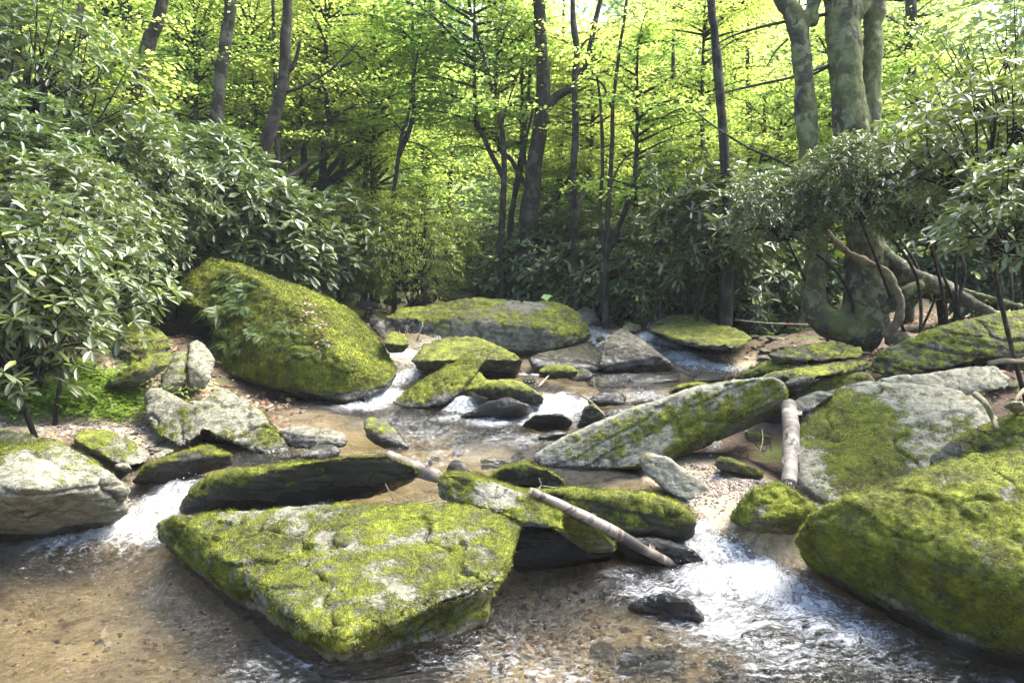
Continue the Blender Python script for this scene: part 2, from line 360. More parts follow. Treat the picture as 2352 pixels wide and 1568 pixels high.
m2 = wm.n('MixShader'); wm.l(wm.math('MULTIPLY', ff, .93), m2.inputs[0]); wm.l(m1.outputs[0], m2.inputs[1]); wm.l(wm.b.outputs[0], m2.inputs[2])
wm.l(m2.outputs[0], wm.out.inputs['Surface'])
wme.materials.append(wm.m)
tag(link('stream_water', wme), kind='structure')

# droplets thrown up by the white water
dr = np.random.default_rng(12); dc = []
for a, b, z, r_, m_ in [(1650, 1230, .12, .16, 150), (1730, 1320, .05, .22, 220), (1640, 1330, .04, .2, 120), (330, 1190, .06, .2, 140), (420, 1110, .2, .1, 50), (1270, 935, .36, .18, 70), (890, 905, .32, .2, 80), (1600, 835, .52, .3, 90)]:
    p_ = P(a, b, z); c_ = dr.normal(0, 1, (m_, 3)) * np.array([r_ * .6, r_ * .6, .02]) + p_; c_[:, 2] = course(c_[:, 0], c_[:, 1])[0] + .015 + np.abs(dr.normal(0, .03, m_)); dc.append(c_)
dc = np.vstack(dc); rs = dr.uniform(.0018, .0045, len(dc)) * np.clip(dc[:, 1] / 4, 1, 2)
oc = np.array([(1, 0, 0), (0, 1, 0), (-1, 0, 0), (0, -1, 0), (0, 0, 1), (0, 0, -1)]); of = np.array([(0, 1, 4), (1, 2, 4), (2, 3, 4), (3, 0, 4), (1, 0, 5), (2, 1, 5), (3, 2, 5), (0, 3, 5)])
dmt = N('droplet', .1); dmt.b.inputs['Base Color'].default_value = (.75, .78, .8, 1)
tag(link('splash_droplets', mesh_np('splash_droplets', (dc[:, None] + oc[None] * rs[:, None, None]).reshape(-1, 3), (of[None] + (np.arange(len(dc)) * 6)[:, None, None]).reshape(-1, 3), [dmt.m])), 'tiny white drops thrown up over the small falls', 'spray', None, 'stuff')
# ------------------------------------------------------------------ rocks
def smooth_np(V, E, it, lam=.5):
    n = len(V); deg = np.bincount(E.ravel(), minlength=n).clip(1)[:, None]
    for _ in range(it):
        s = np.stack([np.bincount(E[:, 0], V[E[:, 1], k], n) + np.bincount(E[:, 1], V[E[:, 0], k], n) for k in range(3)], 1)
        V = V + lam * (s / deg - V)
    return V
BVH = {}
FUZZV = []
def rock(label, pieces, thick=.6, moss=.5, mup=.35, mdir=None, lich=.5, tone=1.0, wet=.10, rough=1.0, bed=(.1, -.25, 1), key=None, fuzz=0, cat='rock', name='rock', soft=3, strat=1.0, group=None, vs=1.0, mspot=(), drop=0.0, under=-.35):
    bm = bmesh.new(); ally = []
    allp = []
    for pc in pieces:
        pts = [P(*a) for a in pc]
        ct = np.mean([[a[0], a[1]] for a in pc], axis=0)
        for (a, p) in zip(pc, pts):
            px, py = ct[0] + (a[0] - ct[0]) * .82, ct[1] + (a[1] - ct[1]) * .82
            d = ray(px, py); t = (p[1] + thick) / d[1]; pts.append(np.array([0, 0, CAMZ]) + d * t - np.array([0, 0, drop])) if False else None
            bk = np.array([0, 0, CAMZ]) + d * t; bk[2] -= drop; pts.append(bk)
        pts = [p for p in pts if p is not None]
        ally += [p[1] for p in pts[:len(pc)]]; allp += pts
        vs_ = [bm.verts.new(p) for p in pts]
        r = bmesh.ops.convex_hull(bm, input=vs_)
        dl = list({g for g in r['geom_interior'] + r['geom_unused'] if isinstance(g, bmesh.types.BMVert)})
        if dl: bmesh.ops.delete(bm, geom=dl, context='VERTS')
    ym = float(np.mean(ally)); allp = np.array(allp); size = float(np.mean(np.ptp(allp, axis=0)))
    me0 = bpy.data.meshes.new('tmp'); bm.to_mesh(me0); bm.free()
    o = bpy.data.objects.new('tmp', me0); C.objects.link(o)
    md = o.modifiers.new('r', 'REMESH'); md.mode = 'VOXEL'; md.voxel_size = max(.007, ym * .0026 * vs)
    dg = bpy.context.evaluated_depsgraph_get(); dg.update()
    me = bpy.data.meshes.new_from_object(o.evaluated_get(dg))
    bpy.data.objects.remove(o); bpy.data.meshes.remove(me0)
    n = len(me.vertices); V = np.empty(n * 3, dtype=np.float32); me.vertices.foreach_get('co', V); V = V.reshape(-1, 3).astype(np.float64)
    E = np.empty(len(me.edges) * 2, dtype=np.int32); me.edges.foreach_get('vertices', E); E = E.reshape(-1, 2)
    V = smooth_np(V, E, soft * 3)
    def nrm():
        me.vertices.foreach_set('co', V.astype(np.float32).ravel()); me.update()
        q = np.empty(n * 3, dtype=np.float32); me.vertices.foreach_get('normal', q); return q.reshape(-1, 3)
    Nn = nrm(); off = rng.uniform(0, 50, 3)
    sc = min(size, 1.5)
    V0 = V.copy()
    V = V + Nn * (sc * .035 * rough * fbm(V * (1.8 / sc) + off, 4, 1))[:, None]
    # chipped facets: cellular steps
    fq = V * (3.2 / sc) + off; ch = np.abs(fbm(fq, 3, 77)); V = V - Nn * (sc * .02 * rough * sstep(.12, .0, ch))[:, None]
    b = np.array(bed, float); b /= np.linalg.norm(b)
    Nn = nrm(); sidef = 1 - np.abs(Nn @ b)
    s = (V @ b) / (.045 * sc + .02) + 1.3 * fbm(V * (1.2 / sc) + off, 3, 5)
    saw = s - np.floor(s); hs = vnoise(np.stack([np.floor(s), 0 * s, 0 * s], 1) * 3.7 + off[0])
    V = V + Nn * (strat * sc * .011 * sidef * (hs + .6 - 1.4 * sstep(.75, 1.0, saw)))[:, None]
    Nn = nrm()
    mz = Nn[:, 2]
    mo = moss + mup * (sstep(-.4, .6, mz) - .5) + .25 * fbm(V * 1.9 + off, 4, 40) + .2 * fbm(V * 6 + off, 3, 50) + .24 * fbm(V * 16 + off, 3, 51, .7)
    if mdir is not None: mo = mo + Nn @ np.array(mdir)
    for a, bb, z, r, st in mspot:
        p = P(a, bb, z); mo = mo + st * np.exp(-(((V - p) ** 2).sum(1)) / (r * r))
    mo = mo - .5 * sstep(under, under - .3, mz)
    if ym < 25:
        Wl, dd = course(V[:, 0], V[:, 1])
        we = sstep(wet + .09, wet - .04, V[:, 2] - Wl + .05 * fbm(V * 4 + off, 3)) * sstep(.5, .1, dd)
    else: we = np.zeros(n)
    if wet > 3: we = np.ones(n)
    mo = mo * (1 - .85 * we)
    mk = sstep(.4, .65, mo)
    f = min(max(ym / 5, .8), 2.5)
    V = V + Nn * (mk * (.004 + .008 * fbm(V * 16 + off, 3, 60)) * f + (1 - mk) * .006 * f * fbm(V * 12 + off, 3, 61))[:, None]
    V = V + Nn * (.0035 * f * fbm(V * 42 + off, 2, 62) * (1 + mk))[:, None]
    Nn = nrm()
    loc = np.array([allp[:, 0].mean(), allp[:, 1].mean(), allp[:, 2].min()])
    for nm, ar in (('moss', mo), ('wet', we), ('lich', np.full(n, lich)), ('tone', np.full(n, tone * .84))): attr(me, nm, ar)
    for p in me.polygons: p.use_smooth = True
    me.materials.clear(); me.materials.append(M['rock'])
    if key:
        pv = [tuple(x) for x in V]; BVH[key] = (BVHTree.FromPolygons(pv, [tuple(p.vertices) for p in me.polygons]))
    me.vertices.foreach_set('co', (V - loc).astype(np.float32).ravel()); me.update()
    me.name = name
    o = link(name, me, None, loc); tag(o, label, cat, group)
    if fuzz:
        cd = np.nonzero((mo > .5) & (mz > under - .1) & (we < .4))[0]
        # skip faces turned away far behind: keep all sides so it holds from elsewhere
        k = min(len(cd), int(fuzz * 1.5)); cd = rng.choice(cd, k, replace=False) if k else cd
        if k:
            base = V[cd] - loc; nn = Nn[cd].astype(float)
            L0 = .0062 * f
            quads = []
            per = 3
            B = np.repeat(base, per, 0) + rng.normal(0, .006, (k * per, 3)); NN = np.repeat(nn, per, 0) + rng.normal(0, .45, (k * per, 3)); NN /= np.linalg.norm(NN, axis=1)[:, None]
            tg = rng.normal(0, 1, (k * per, 3)); tg -= NN * (tg * NN).sum(1)[:, None]; tg /= np.linalg.norm(tg, axis=1)[:, None]
            L = L0 * rng.uniform(.6, 1.7, k * per)[:, None]; Wd = L * .28
            b0 = B - NN * .004
            VV = np.stack([b0 - tg * Wd * .5, b0 + tg * Wd * .5, B + NN * L * .6 + tg * Wd, B + NN * L], 1).reshape(-1, 3)
            FF = np.arange(len(VV)).reshape(-1, 4)
            fm = mesh_np('moss', VV, FF, [M['fuzz']], False)
            tone_ = np.repeat(np.clip(.5 + .4 * fbm(V[cd] * 3 + off, 3, 88) + .4 * fbm(V[cd] * 14 + off, 3, 89), 0, 1), per) + rng.normal(0, .1, k * per)
            attr(fm, 'rnd', np.repeat(np.clip(tone_, 0, 1), 4))
            link('moss', fm, o)
    return o

exec_rocks = []
R = rock
R('broad moss-covered slab in front, patched with pale lichen and layered at its front edge',
  [[(368, 1200, .16), (400, 1180, .26), (640, 1172, .34), (880, 1158, .40), (1120, 1156, .42), (1200, 1195, .36), (1160, 1300, .30), (1162, 1322, .27), (1081, 1368, .26), (988, 1368, .27), (886, 1422, .24), (779, 1474, .2), (640, 1440, .1), (500, 1330, .1), (380, 1235, .1)],
   [(372, 1225, .08), (430, 1290, .02), (560, 1390, -.02), (650, 1460, -.03), (750, 1540, -.05), (880, 1520, -.04), (1050, 1480, -.04), (1120, 1430, 0), (1138, 1350, .18), (980, 1385, .19), (790, 1482, .14), (500, 1320, .1)]],
  thick=.5, moss=.66, mup=.08, lich=.8, wet=.02, tone=.85, under=-.9, mspot=[(520, 1180, .3, .3, -.4), (700, 1176, .33, .2, -.25)], fuzz=28000, soft=3, strat=2.2, drop=.2, bed=(-.05, -.2, 1))
R('huge rounded moss boulder filling the right foreground, lichen-spotted above',
  [[(1820, 1245, .25), (1850, 1190, .42), (1930, 1140, .55), (2060, 1098, .64), (2200, 1055, .72), (2352, 1020, .8), (2600, 980, .85), (2800, 1100, .8), (2800, 1500, .3), (2600, 1600, -.1), (2352, 1512, -.04), (2200, 1482, -.04), (2080, 1425, -.03), (1950, 1355, -.02), (1855, 1300, 0), (2200, 1250, .42), (2000, 1200, .44), (2400, 1280, .44), (2300, 1400, .2)]],
  thick=.55, rough=.45, moss=.88, mup=.0, under=-.95, lich=.8, wet=.06, fuzz=34000, soft=5, strat=.5, drop=.15, mspot=[(2345, 1085, .76, .22, -.5), (2150, 1110, .66, .15, -.3)])
R('pale lichened boulder at the left edge with scattered moss patches beside the white cascade',
  [[(-150, 1010, .55), (0, 992, .62), (60, 990, .62), (130, 1012, .6), (200, 1047, .54), (260, 1088, .45), (290, 1115, .36), (292, 1180, .16), (265, 1208, .04), (180, 1226, 0), (80, 1242, -.02), (-100, 1250, -.02), (-250, 1100, .4), (60, 1120, .48), (180, 1140, .36)]],
  thick=.7, moss=.36, mup=.1, lich=.8, tone=1.0, wet=.05, soft=3, strat=1.3, fuzz=6000, mspot=[(10, 1200, .1, .3, .5), (60, 1055, .5, .2, .3)])
R('narrow tilted moss-edged slab behind the front slab, over a dark gap',
  [[(998, 1098, .52), (1020, 1080, .56), (1075, 1084, .57), (1210, 1128, .5), (1300, 1165, .42), (1290, 1215, .34), (1200, 1200, .37), (1120, 1165, .43), (1060, 1160, .42), (1010, 1150, .40)],
   [(1210, 1128, .5), (1300, 1165, .42), (1400, 1238, .22), (1415, 1264, .12), (1350, 1272, .12), (1270, 1225, .26)]],
  thick=.5, moss=.5, mup=.2, lich=.75, wet=.0, fuzz=9000, soft=2, strat=1.5, mspot=[(1330, 1225, .25, .25, .5), (1040, 1095, .5, .12, .4), (1150, 1125, .48, .12, -.5)])
R('long low dark rock with olive moss on top, behind the front slab at left',
  [[(415, 1172, .12), (440, 1130, .24), (490, 1098, .34), (560, 1085, .40), (700, 1062, .48), (800, 1046, .52), (890, 1042, .52), (950, 1068, .44), (985, 1090, .36), (940, 1108, .26), (860, 1130, .18), (740, 1156, .12), (600, 1172, .06), (440, 1180, .04)]],
  thick=.4, moss=.50, mup=.55, lich=.2, tone=.5, wet=.12, soft=3, fuzz=7000)
R('flat dark rock with mossy top behind the broken birch pole', 
  [[(1180, 1122, .30), (1290, 1130, .34), (1400, 1138, .36), (1480, 1138, .36), (1560, 1165, .32), (1592, 1192, .26), (1583, 1235, .12), (1540, 1242, .08), (1450, 1222, .16), (1330, 1190, .22)]],
  thick=.4, moss=.52, mup=.6, lich=.2, tone=.45, wet=.06, fuzz=5000, soft=2)
R('black wet ledge rock at the foot of the birch pole beside the right cascade',
  [[(1400, 1240, .14), (1480, 1232, .16), (1540, 1242, .14), (1600, 1262, .1), (1622, 1290, .03), (1560, 1300, -.02), (1450, 1292, -.02)]], thick=.35, moss=.2, lich=.1, tone=.35, wet=.4, strat=2)
R('added black mass painting the shade in the gap beneath the tilted moss-edged slab',
  [[(1165, 1235, 4.15), (1200, 1205, 4.2), (1300, 1215, 4.2), (1395, 1245, 4.2), (1410, 1275, 4.2), (1300, 1295, 4.15), (1180, 1312, 4.1)]], thick=.5, moss=-.3, mup=0, lich=.05, tone=.16, wet=.5, drop=.1)  # added mass; its black tone paints the shade under the slab
R('heart-shaped pale boulder with two peaks beside the gravel bar',
  [[(335, 905, .58), (345, 895, .62), (368, 892, .62), (405, 908, .58), (440, 928, .54), (475, 960, .46), (460, 1000, .34), (412, 1030, .24), (370, 1005, .3), (342, 960, .42)],
   [(435, 930, .54), (480, 905, .6), (505, 889, .64), (530, 893, .63), (570, 925, .54), (605, 955, .46), (645, 1005, .3), (686, 1052, .17), (660, 1064, .15), (600, 1040, .2), (545, 1005, .3), (505, 985, .36), (465, 985, .38)],
   [(400, 1010, 6.35), (500, 975, 6.5), (600, 1020, 6.4), (640, 1058, 6.4), (420, 1050, 6.3)]],
  thick=.5, moss=.28, mup=-.05, mdir=(.1, 0, -.15), lich=.85, tone=.9, wet=.03, soft=3, vs=.8, fuzz=3000, mspot=[(380, 1000, .3, .25, .5), (640, 1030, .22, .25, .5)])
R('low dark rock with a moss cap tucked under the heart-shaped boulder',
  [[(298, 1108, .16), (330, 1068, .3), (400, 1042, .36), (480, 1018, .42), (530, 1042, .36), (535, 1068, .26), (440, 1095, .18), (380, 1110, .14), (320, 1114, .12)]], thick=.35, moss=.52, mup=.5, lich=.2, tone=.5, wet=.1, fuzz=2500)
R('small mossy-ended grey rock lying on the gravel bar',
  [[(163, 1005, .38), (185, 986, .42), (250, 990, .4), (300, 1012, .34), (347, 1042, .24), (340, 1060, .2), (290, 1074, .18), (225, 1045, .26), (172, 1025, .3)]], thick=.3, moss=.4, lich=.7, wet=-.1, mspot=[(200, 1005, .36, .2, .6), (310, 1045, .25, .2, -.4)])
R('thin flat pale stone wedged beside the left edge boulder', [[(262, 1066, .24), (290, 1064, .24), (305, 1075, .21), (295, 1085, .17), (265, 1078, .2)]], thick=.15, moss=.05, lich=.6, wet=-.1)
R('flat purplish stone leaning on the moss-capped rock below the heart boulder', [[(348, 1048, .34), (372, 1030, .37), (405, 1030, .36), (395, 1042, .33), (360, 1060, .3)]], thick=.12, moss=.0, lich=.6, wet=-.2)
R('cracked layered flat rock at the edge of the middle pool, right of the heart boulder',
  [[(640, 990, .34), (690, 978, .36), (745, 985, .34), (790, 990, .33), (803, 1010, .28), (795, 1028, .22), (740, 1030, .2), (670, 1030, .2), (640, 1010, .26)]], thick=.4, moss=.1, lich=.6, wet=.03, strat=3)
R('small rounded grey stone in shallow water below the cracked flat rock', [[(690, 1045, .26), (715, 1025, .29), (760, 1020, .3), (782, 1035, .27), (775, 1055, .2), (700, 1058, .2)]], thick=.2, moss=.05, lich=.5, wet=.05)
R('sharp upright stone leaning left in the middle of the pool',
  [[(835, 985, .38), (838, 957, .45), (855, 951, .46), (880, 973, .4), (920, 998, .32), (944, 1026, .23), (935, 1038, .18), (880, 1030, .2), (848, 1008, .28)]], thick=.22, moss=.3, lich=.7, tone=.7, wet=.05, strat=2)
# boulder with ferns
R('giant tilted moss boulder with ferns on its face, left of the stream',
  [[(395, 668, 9.6), (430, 622, 9.8), (485, 585, 10.0), (560, 610, 9.8), (600, 660, 9.3), (530, 730, 8.95), (450, 705, 9.2), (410, 690, 9.4)],
   [(485, 585, 10.0), (560, 608, 9.9), (640, 643, 9.9), (740, 683, 9.9), (820, 718, 9.9), (862, 765, 9.5), (897, 820, 9.0), (913, 855, 8.7), (900, 888, 8.4), (850, 912, 8.2), (790, 922, 8.05),
    (700, 900, 8.2), (600, 880, 8.5), (525, 862, 8.7), (490, 838, 8.9), (486, 800, 9.0), (512, 735, 9.1), (560, 660, 9.3), (610, 650, 9.2), (720, 740, 8.55), (800, 830, 8.1), (640, 820, 8.35)]],
  thick=1.3, moss=.98, mup=.1, lich=.8, tone=.9, wet=.12, soft=4, key='boulder', fuzz=30000, strat=.7, vs=.8, drop=.3)
R('mossy flat rock in shade under the rhododendron, left of the giant boulder',
  [[(210, 772, .95), (250, 748, 1.05), (330, 750, 1.05), (395, 780, .95), (392, 802, .85), (345, 838, .7), (285, 832, .68), (228, 802, .8)]], thick=.8, moss=.6, lich=.5, tone=.7)
R('mossy tilted slab over a dark hollow beside the two upright stones',
  [[(243, 882, .6), (300, 842, .76), (360, 816, .85), (397, 812, .86), (392, 838, .78), (335, 878, .6), (290, 893, .5), (255, 896, .5)]], thick=.35, moss=.5, lich=.7, mdir=(0, 0, .1))
R('narrow mossy upright stone, left of the two standing by the giant boulder',
  [[(362, 895, .5), (385, 840, .72), (402, 808, .86), (432, 805, .86), (428, 870, .6), (410, 908, .42)]], thick=.35, moss=.45, lich=.8)
R('narrow grey upright stone leaning against the giant boulder',
  [[(429, 838, .74), (434, 790, .92), (448, 781, .95), (470, 792, .9), (490, 818, .8), (482, 872, .58), (455, 908, .42), (433, 890, .5)]], thick=.35, moss=.15, mup=0, lich=.8)
R('long whale-backed mossy boulder across the middle distance',
  [[(884, 727, 11.7), (920, 706, 11.8), (985, 693, 11.8), (1050, 685, 11.8), (1130, 688, 11.7), (1210, 698, 11.6), (1280, 695, 11.6), (1325, 716, 11.4), (1358, 750, 11.2), (1366, 772, 11.1), (1335, 792, 10.95), (1250, 814, 10.8), (1180, 808, 10.8), (1120, 790, 10.9), (1000, 792, 11.1), (920, 765, 11.5), (1100, 735, 10.95), (1250, 750, 10.75)]],
  thick=1.2, moss=.40, mup=.75, lich=.8, tone=.75, soft=4, drop=.4, wet=.1, strat=1.2, key='whale', mspot=[(1200, 706, 11.5, .4, -.6), (1080, 765, 10.95, .5, -.25)])
R('low rounded mossy rock in front of the long whale-backed boulder',
  [[(943, 828, .68), (970, 792, .8), (1030, 776, .86), (1090, 776, .86), (1150, 795, .8), (1207, 826, .68), (1200, 852, .52), (1120, 860, .47), (1040, 862, .47), (975, 855, .5)]], thick=.8, moss=.55, mup=.5, lich=.5, tone=.7, wet=.08, drop=.2)
R('leaning mossy slab rising to the right out of the pool below the small falls',
  [[(898, 925, .24), (960, 888, .42), (1020, 845, .6), (1098, 799, .82), (1130, 797, .83), (1128, 815, .76), (1085, 855, .6), (1052, 900, .42), (1015, 932, .27), (985, 940, .22), (930, 938, .22)]], thick=.45, moss=.72, lich=.7, fuzz=5000, wet=.02, strat=1.5, mspot=[(1010, 925, .3, .15, -.7), (1105, 810, .78, .15, -.4)])
R('small bright moss knob at the right foot of the leaning slab', [[(1058, 900, .4), (1062, 872, .52), (1085, 853, .6), (1105, 856, .58), (1118, 880, .48), (1105, 898, .4)]], thick=.3, moss=.75, tone=.7, wet=.02)
R('flat moss-topped rock at the lip of the middle falls', [[(1080, 895, .46), (1110, 878, .54), (1180, 873, .55), (1225, 893, .5), (1252, 912, .42), (1250, 933, .32), (1180, 915, .36), (1110, 908, .4)]], thick=.5, moss=.6, mup=.5, tone=.5, wet=.04)
R('dark wet rock with faint moss just below the flat moss-topped rock', [[(1053, 958, .24), (1120, 920, .42), (1170, 913, .46), (1215, 930, .4), (1228, 948, .3), (1170, 962, .22), (1090, 965, .2)]], thick=.4, moss=.28, lich=.1, tone=.35, wet=.3)
R('shiny black angular rock at the edge of the pool below the middle falls', [[(1193, 980, .26), (1230, 950, .4), (1290, 946, .42), (1314, 965, .34), (1312, 990, .2), (1240, 996, .18)]], thick=.4, moss=0, lich=.1, tone=.38, wet=.5, rough=1.6)
R('low mossy stone at the pool edge between the black rock and the long pale slab', [[(1232, 1006, .24), (1260, 992, .28), (1300, 988, .3), (1312, 996, .27), (1280, 1010, .2), (1240, 1014, .2)]], thick=.3, moss=.5, tone=.5)
R('pointed mossy rock standing right of the shiny black rock', [[(1322, 985, .24), (1345, 935, .46), (1360, 925, .5), (1385, 945, .42), (1402, 968, .32), (1370, 988, .22)]], thick=.3, moss=.35, lich=.5, tone=.6)
R('low moss lump beside the pointed rock and the long pale slab', [[(1385, 955, .36), (1400, 936, .42), (1440, 932, .43), (1462, 942, .4), (1440, 962, .32)]], thick=.4, moss=.6, tone=.6)
R('dark jagged rock in the rapids above the pointed rock', [[(1345, 925, .42), (1380, 900, .52), (1420, 893, .55), (1440, 915, .46), (1435, 930, .4), (1370, 932, .38)]], thick=.4, moss=.1, tone=.35, wet=.4, rough=1.6)
R('mossy low stone with a pale stick on it, in the pool under the long boulder', [[(1232, 856, .54), (1262, 839, .62), (1310, 841, .6), (1330, 855, .56), (1320, 868, .48), (1250, 868, .46)]], thick=.4, moss=.6, tone=.6, wet=.03)
R('dark squarish stone right of the stone with the pale stick', [[(1300, 872, .47), (1310, 850, .56), (1350, 848, .58), (1366, 862, .52), (1358, 878, .44)]], thick=.3, moss=.3, tone=.5, wet=.05)
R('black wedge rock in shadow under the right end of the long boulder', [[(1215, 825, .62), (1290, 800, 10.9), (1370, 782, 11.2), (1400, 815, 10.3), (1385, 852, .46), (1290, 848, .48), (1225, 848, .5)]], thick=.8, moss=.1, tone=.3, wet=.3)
R('smooth grey wet rock at the foot of the right-hand waterfall', [[(1373, 840, .55), (1385, 785, .82), (1405, 760, .92), (1432, 752, .95), (1480, 782, .82), (1520, 815, .68), (1555, 848, .48), (1470, 856, .45), (1400, 852, .48)]], thick=.7, moss=.05, mup=0, lich=.5, tone=.6, wet=.15, soft=4)
R('flat mossy rock shading the right-hand waterfall', [[(1478, 745, .95), (1540, 728, 1.02), (1600, 730, 1.0), (1680, 755, .9), (1735, 778, .82), (1700, 806, .74), (1630, 800, .74), (1560, 785, .8), (1490, 762, .88)],
   [(1600, 790, 10.9), (1700, 800, 10.6), (1790, 776, 10.9), (1760, 820, 10.3), (1690, 835, 10.1), (1640, 822, 10.3)]], thick=1.0, moss=.55, lich=.6, tone=.7)
R('pale lichened block behind the right end of the long boulder', [[(1320, 715, 12.9), (1345, 704, 12.9), (1370, 720, 12.6), (1388, 760, 12.2), (1370, 782, 12.0), (1335, 760, 12.4)]], thick=.7, moss=.3, lich=.95)
R('small pale stone on top behind the long boulder', [[(1290, 706, 13.2), (1320, 694, 13.3), (1350, 700, 13.2), (1340, 714, 13.0), (1300, 714, 13.0)]], thick=.4, moss=.3, lich=.8)
R('small dark mossy rock at the top of the right-hand waterfall', [[(1425, 752, .93), (1440, 735, 1.0), (1470, 745, .95), (1478, 762, .86), (1440, 765, .86)]], thick=.3, moss=.3, tone=.5)
R('long pale slab leaning from the pool up to the right, mossy along its side', 
  [[(1218, 1048, .28), (1300, 1000, .44), (1450, 935, .66), (1600, 887, .82), (1700, 866, .9), (1780, 861, .92), (1806, 878, .86), (1812, 905, .78), (1785, 955, .58), (1720, 985, .48), (1630, 1015, .4), (1540, 1052, .3), (1460, 1076, .24), (1340, 1082, .18), (1240, 1070, .22), (1450, 1000, .46), (1600, 955, .58), (1760, 920, .7)]],
  thick=.75, moss=.40, mup=-.15, mdir=(0, -.28, -.28), lich=.95, tone=1.1, soft=3, rough=.55, fuzz=9000, wet=.03, strat=.7, bed=(-.5, -.15, 1), key='long')
R('pale egg-shaped stone with a moss patch, tilted into the water below the long slab',
  [[(1463, 1048, .44), (1485, 1037, .47), (1530, 1045, .46), (1580, 1078, .38), (1625, 1115, .28), (1642, 1142, .2), (1610, 1168, .14), (1565, 1155, .18), (1520, 1120, .26), (1478, 1085, .34)]], thick=.25, moss=.18, lich=.95, tone=1.15, mspot=[(1520, 1070, .42, .12, .5)], soft=3, wet=.02)
R('small brown mossy stone in the dark recess under the long slab', [[(1638, 1068, .36), (1655, 1047, .42), (1700, 1060, .38), (1755, 1085, .3), (1750, 1100, .26), (1700, 1090, .28), (1650, 1080, .32)]], thick=.2, moss=.4, lich=.4, tone=.7)
R('broad pale boulder at right with a green moss patch and a thin crack',
  [[(1838, 1020, .5), (1848, 940, .66), (1900, 905, .73), (1990, 887, .8), (2100, 890, .82), (2165, 900, .8), (2240, 920, .76), (2280, 965, .68), (2260, 1060, .5), (2150, 1100, .42), (2060, 1125, .36), (1960, 1138, .32), (1905, 1158, .28), (1850, 1120, .32), (1835, 1080, .38), (2000, 990, .6)]],
  thick=.9, moss=.16, mup=0, lich=1.0, tone=1.15, fuzz=8000, soft=4, strat=.8, wet=-.2, mspot=[(1950, 1000, .58, .42, .6), (2010, 1080, .44, .32, .65), (1930, 940, .68, .4, .5)])
R('long narrow olive-mossed slab at the right edge between the two largest boulders',
  [[(2130, 1088, .58), (2140, 1052, .66), (2200, 1010, .76), (2280, 972, .85), (2352, 945, .92), (2520, 900, 1.0), (2560, 990, .85), (2352, 1028, .72), (2250, 1062, .62), (2180, 1090, .55)]], thick=.3, moss=.36, lich=.6, tone=.62, fuzz=4000, wet=-.2)
R('moss-covered block with one pale edge at the top of the right cascade',
  [[(1682, 1192, .2), (1705, 1150, .34), (1735, 1120, .42), (1795, 1107, .46), (1830, 1128, .42), (1878, 1172, .32), (1862, 1200, .22), (1830, 1242, .08), (1765, 1252, .02), (1700, 1232, .06), (1750, 1190, .3)]], thick=.3, moss=.75, mup=.2, lich=.8, tone=.7, fuzz=7000, wet=.06, soft=2, mspot=[(1738, 1160, .36, .07, -.7)])
R('long flat pale slab lying above the cracked pale boulder',
  [[(2003, 878, .75), (2060, 860, .82), (2200, 846, .87), (2290, 842, .88), (2328, 868, .8), (2322, 892, .72), (2200, 908, .66), (2150, 905, .67), (2080, 888, .72)]], thick=.4, moss=.15, mup=-.1, mdir=(0, -.1, -.2), lich=1.0, tone=1.1, wet=-.5)
R('long mossy whaleback rock at the right edge below the multi-stemmed tree',
  [[(1998, 858, .72), (2000, 830, .82), (2050, 790, 1.0), (2150, 750, 1.17), (2280, 726, 1.26), (2352, 714, 1.3), (2500, 700, 1.36), (2520, 790, 1.0), (2352, 792, 1.0), (2250, 830, .85), (2130, 855, .75), (2050, 864, .71)]], thick=.7, moss=.52, lich=.6, tone=.8, wet=-.5, strat=1.6)
R('grey rounded rock with moss streak between the long slabs, left of the flat pale slab',
  [[(1830, 905, .6), (1870, 880, .7), (1930, 858, .78), (1990, 856, .79), (2012, 872, .73), (1990, 892, .65), (1900, 915, .56), (1840, 925, .53)]], thick=.5, moss=.35, lich=.5, tone=.75, wet=-.3)
R('smooth bluish-grey rock behind the right end of the long pale slab', [[(1800, 880, .84), (1830, 865, .88), (1880, 862, .9), (1860, 885, .82), (1810, 895, .78)]], thick=.4, moss=0, lich=.5, tone=.8, wet=-.3)
R('smooth pale grey stone between the upright birch log and the cracked boulder', [[(1800, 945, .66), (1830, 915, .74), (1880, 897, .8), (1920, 905, .78), (1870, 940, .68), (1815, 965, .6)]], thick=.4, moss=.05, lich=.6, wet=-.3)
R('long thin mossy ledge running right from the rapids, nearest the long pale slab', [[(1735, 868, .74), (1830, 848, .84), (1920, 834, .88), (1998, 830, .86), (1998, 850, .78), (1870, 868, .8), (1780, 876, .72)]], thick=.5, moss=.5, lich=.4, tone=.6, wet=-.1)
R('thin tilted mossy ledge at the far edge of the rapids pool', [[(1685, 870, .6), (1750, 838, .78), (1830, 808, .9), (1880, 806, .92), (1870, 826, .86), (1790, 850, .76), (1720, 872, .62)]], thick=.5, moss=.5, lich=.4, tone=.6, wet=0)
R('dark mossy ledge under the roots of the multi-stemmed tree', [[(1760, 815, .9), (1850, 796, .96), (1930, 790, .98), (1985, 800, .95), (1980, 822, .88), (1890, 832, .84), (1790, 838, .8)]], thick=.6, moss=.4, lich=.4, tone=.6, wet=-.4)
R('small mossy stone in the rapids pool, left of the long pale slab top', [[(1528, 902, .46), (1560, 884, .54), (1610, 880, .56), (1640, 888, .52), (1600, 905, .44)]], thick=.3, moss=.55, tone=.5, wet=.04)
R('small dark stone in the rapids pool below the right-hand waterfall', [[(1588, 876, .48), (1600, 856, .55), (1640, 853, .56), (1662, 864, .52), (1655, 878, .46)]], thick=.3, moss=.3, tone=.4, wet=.2)
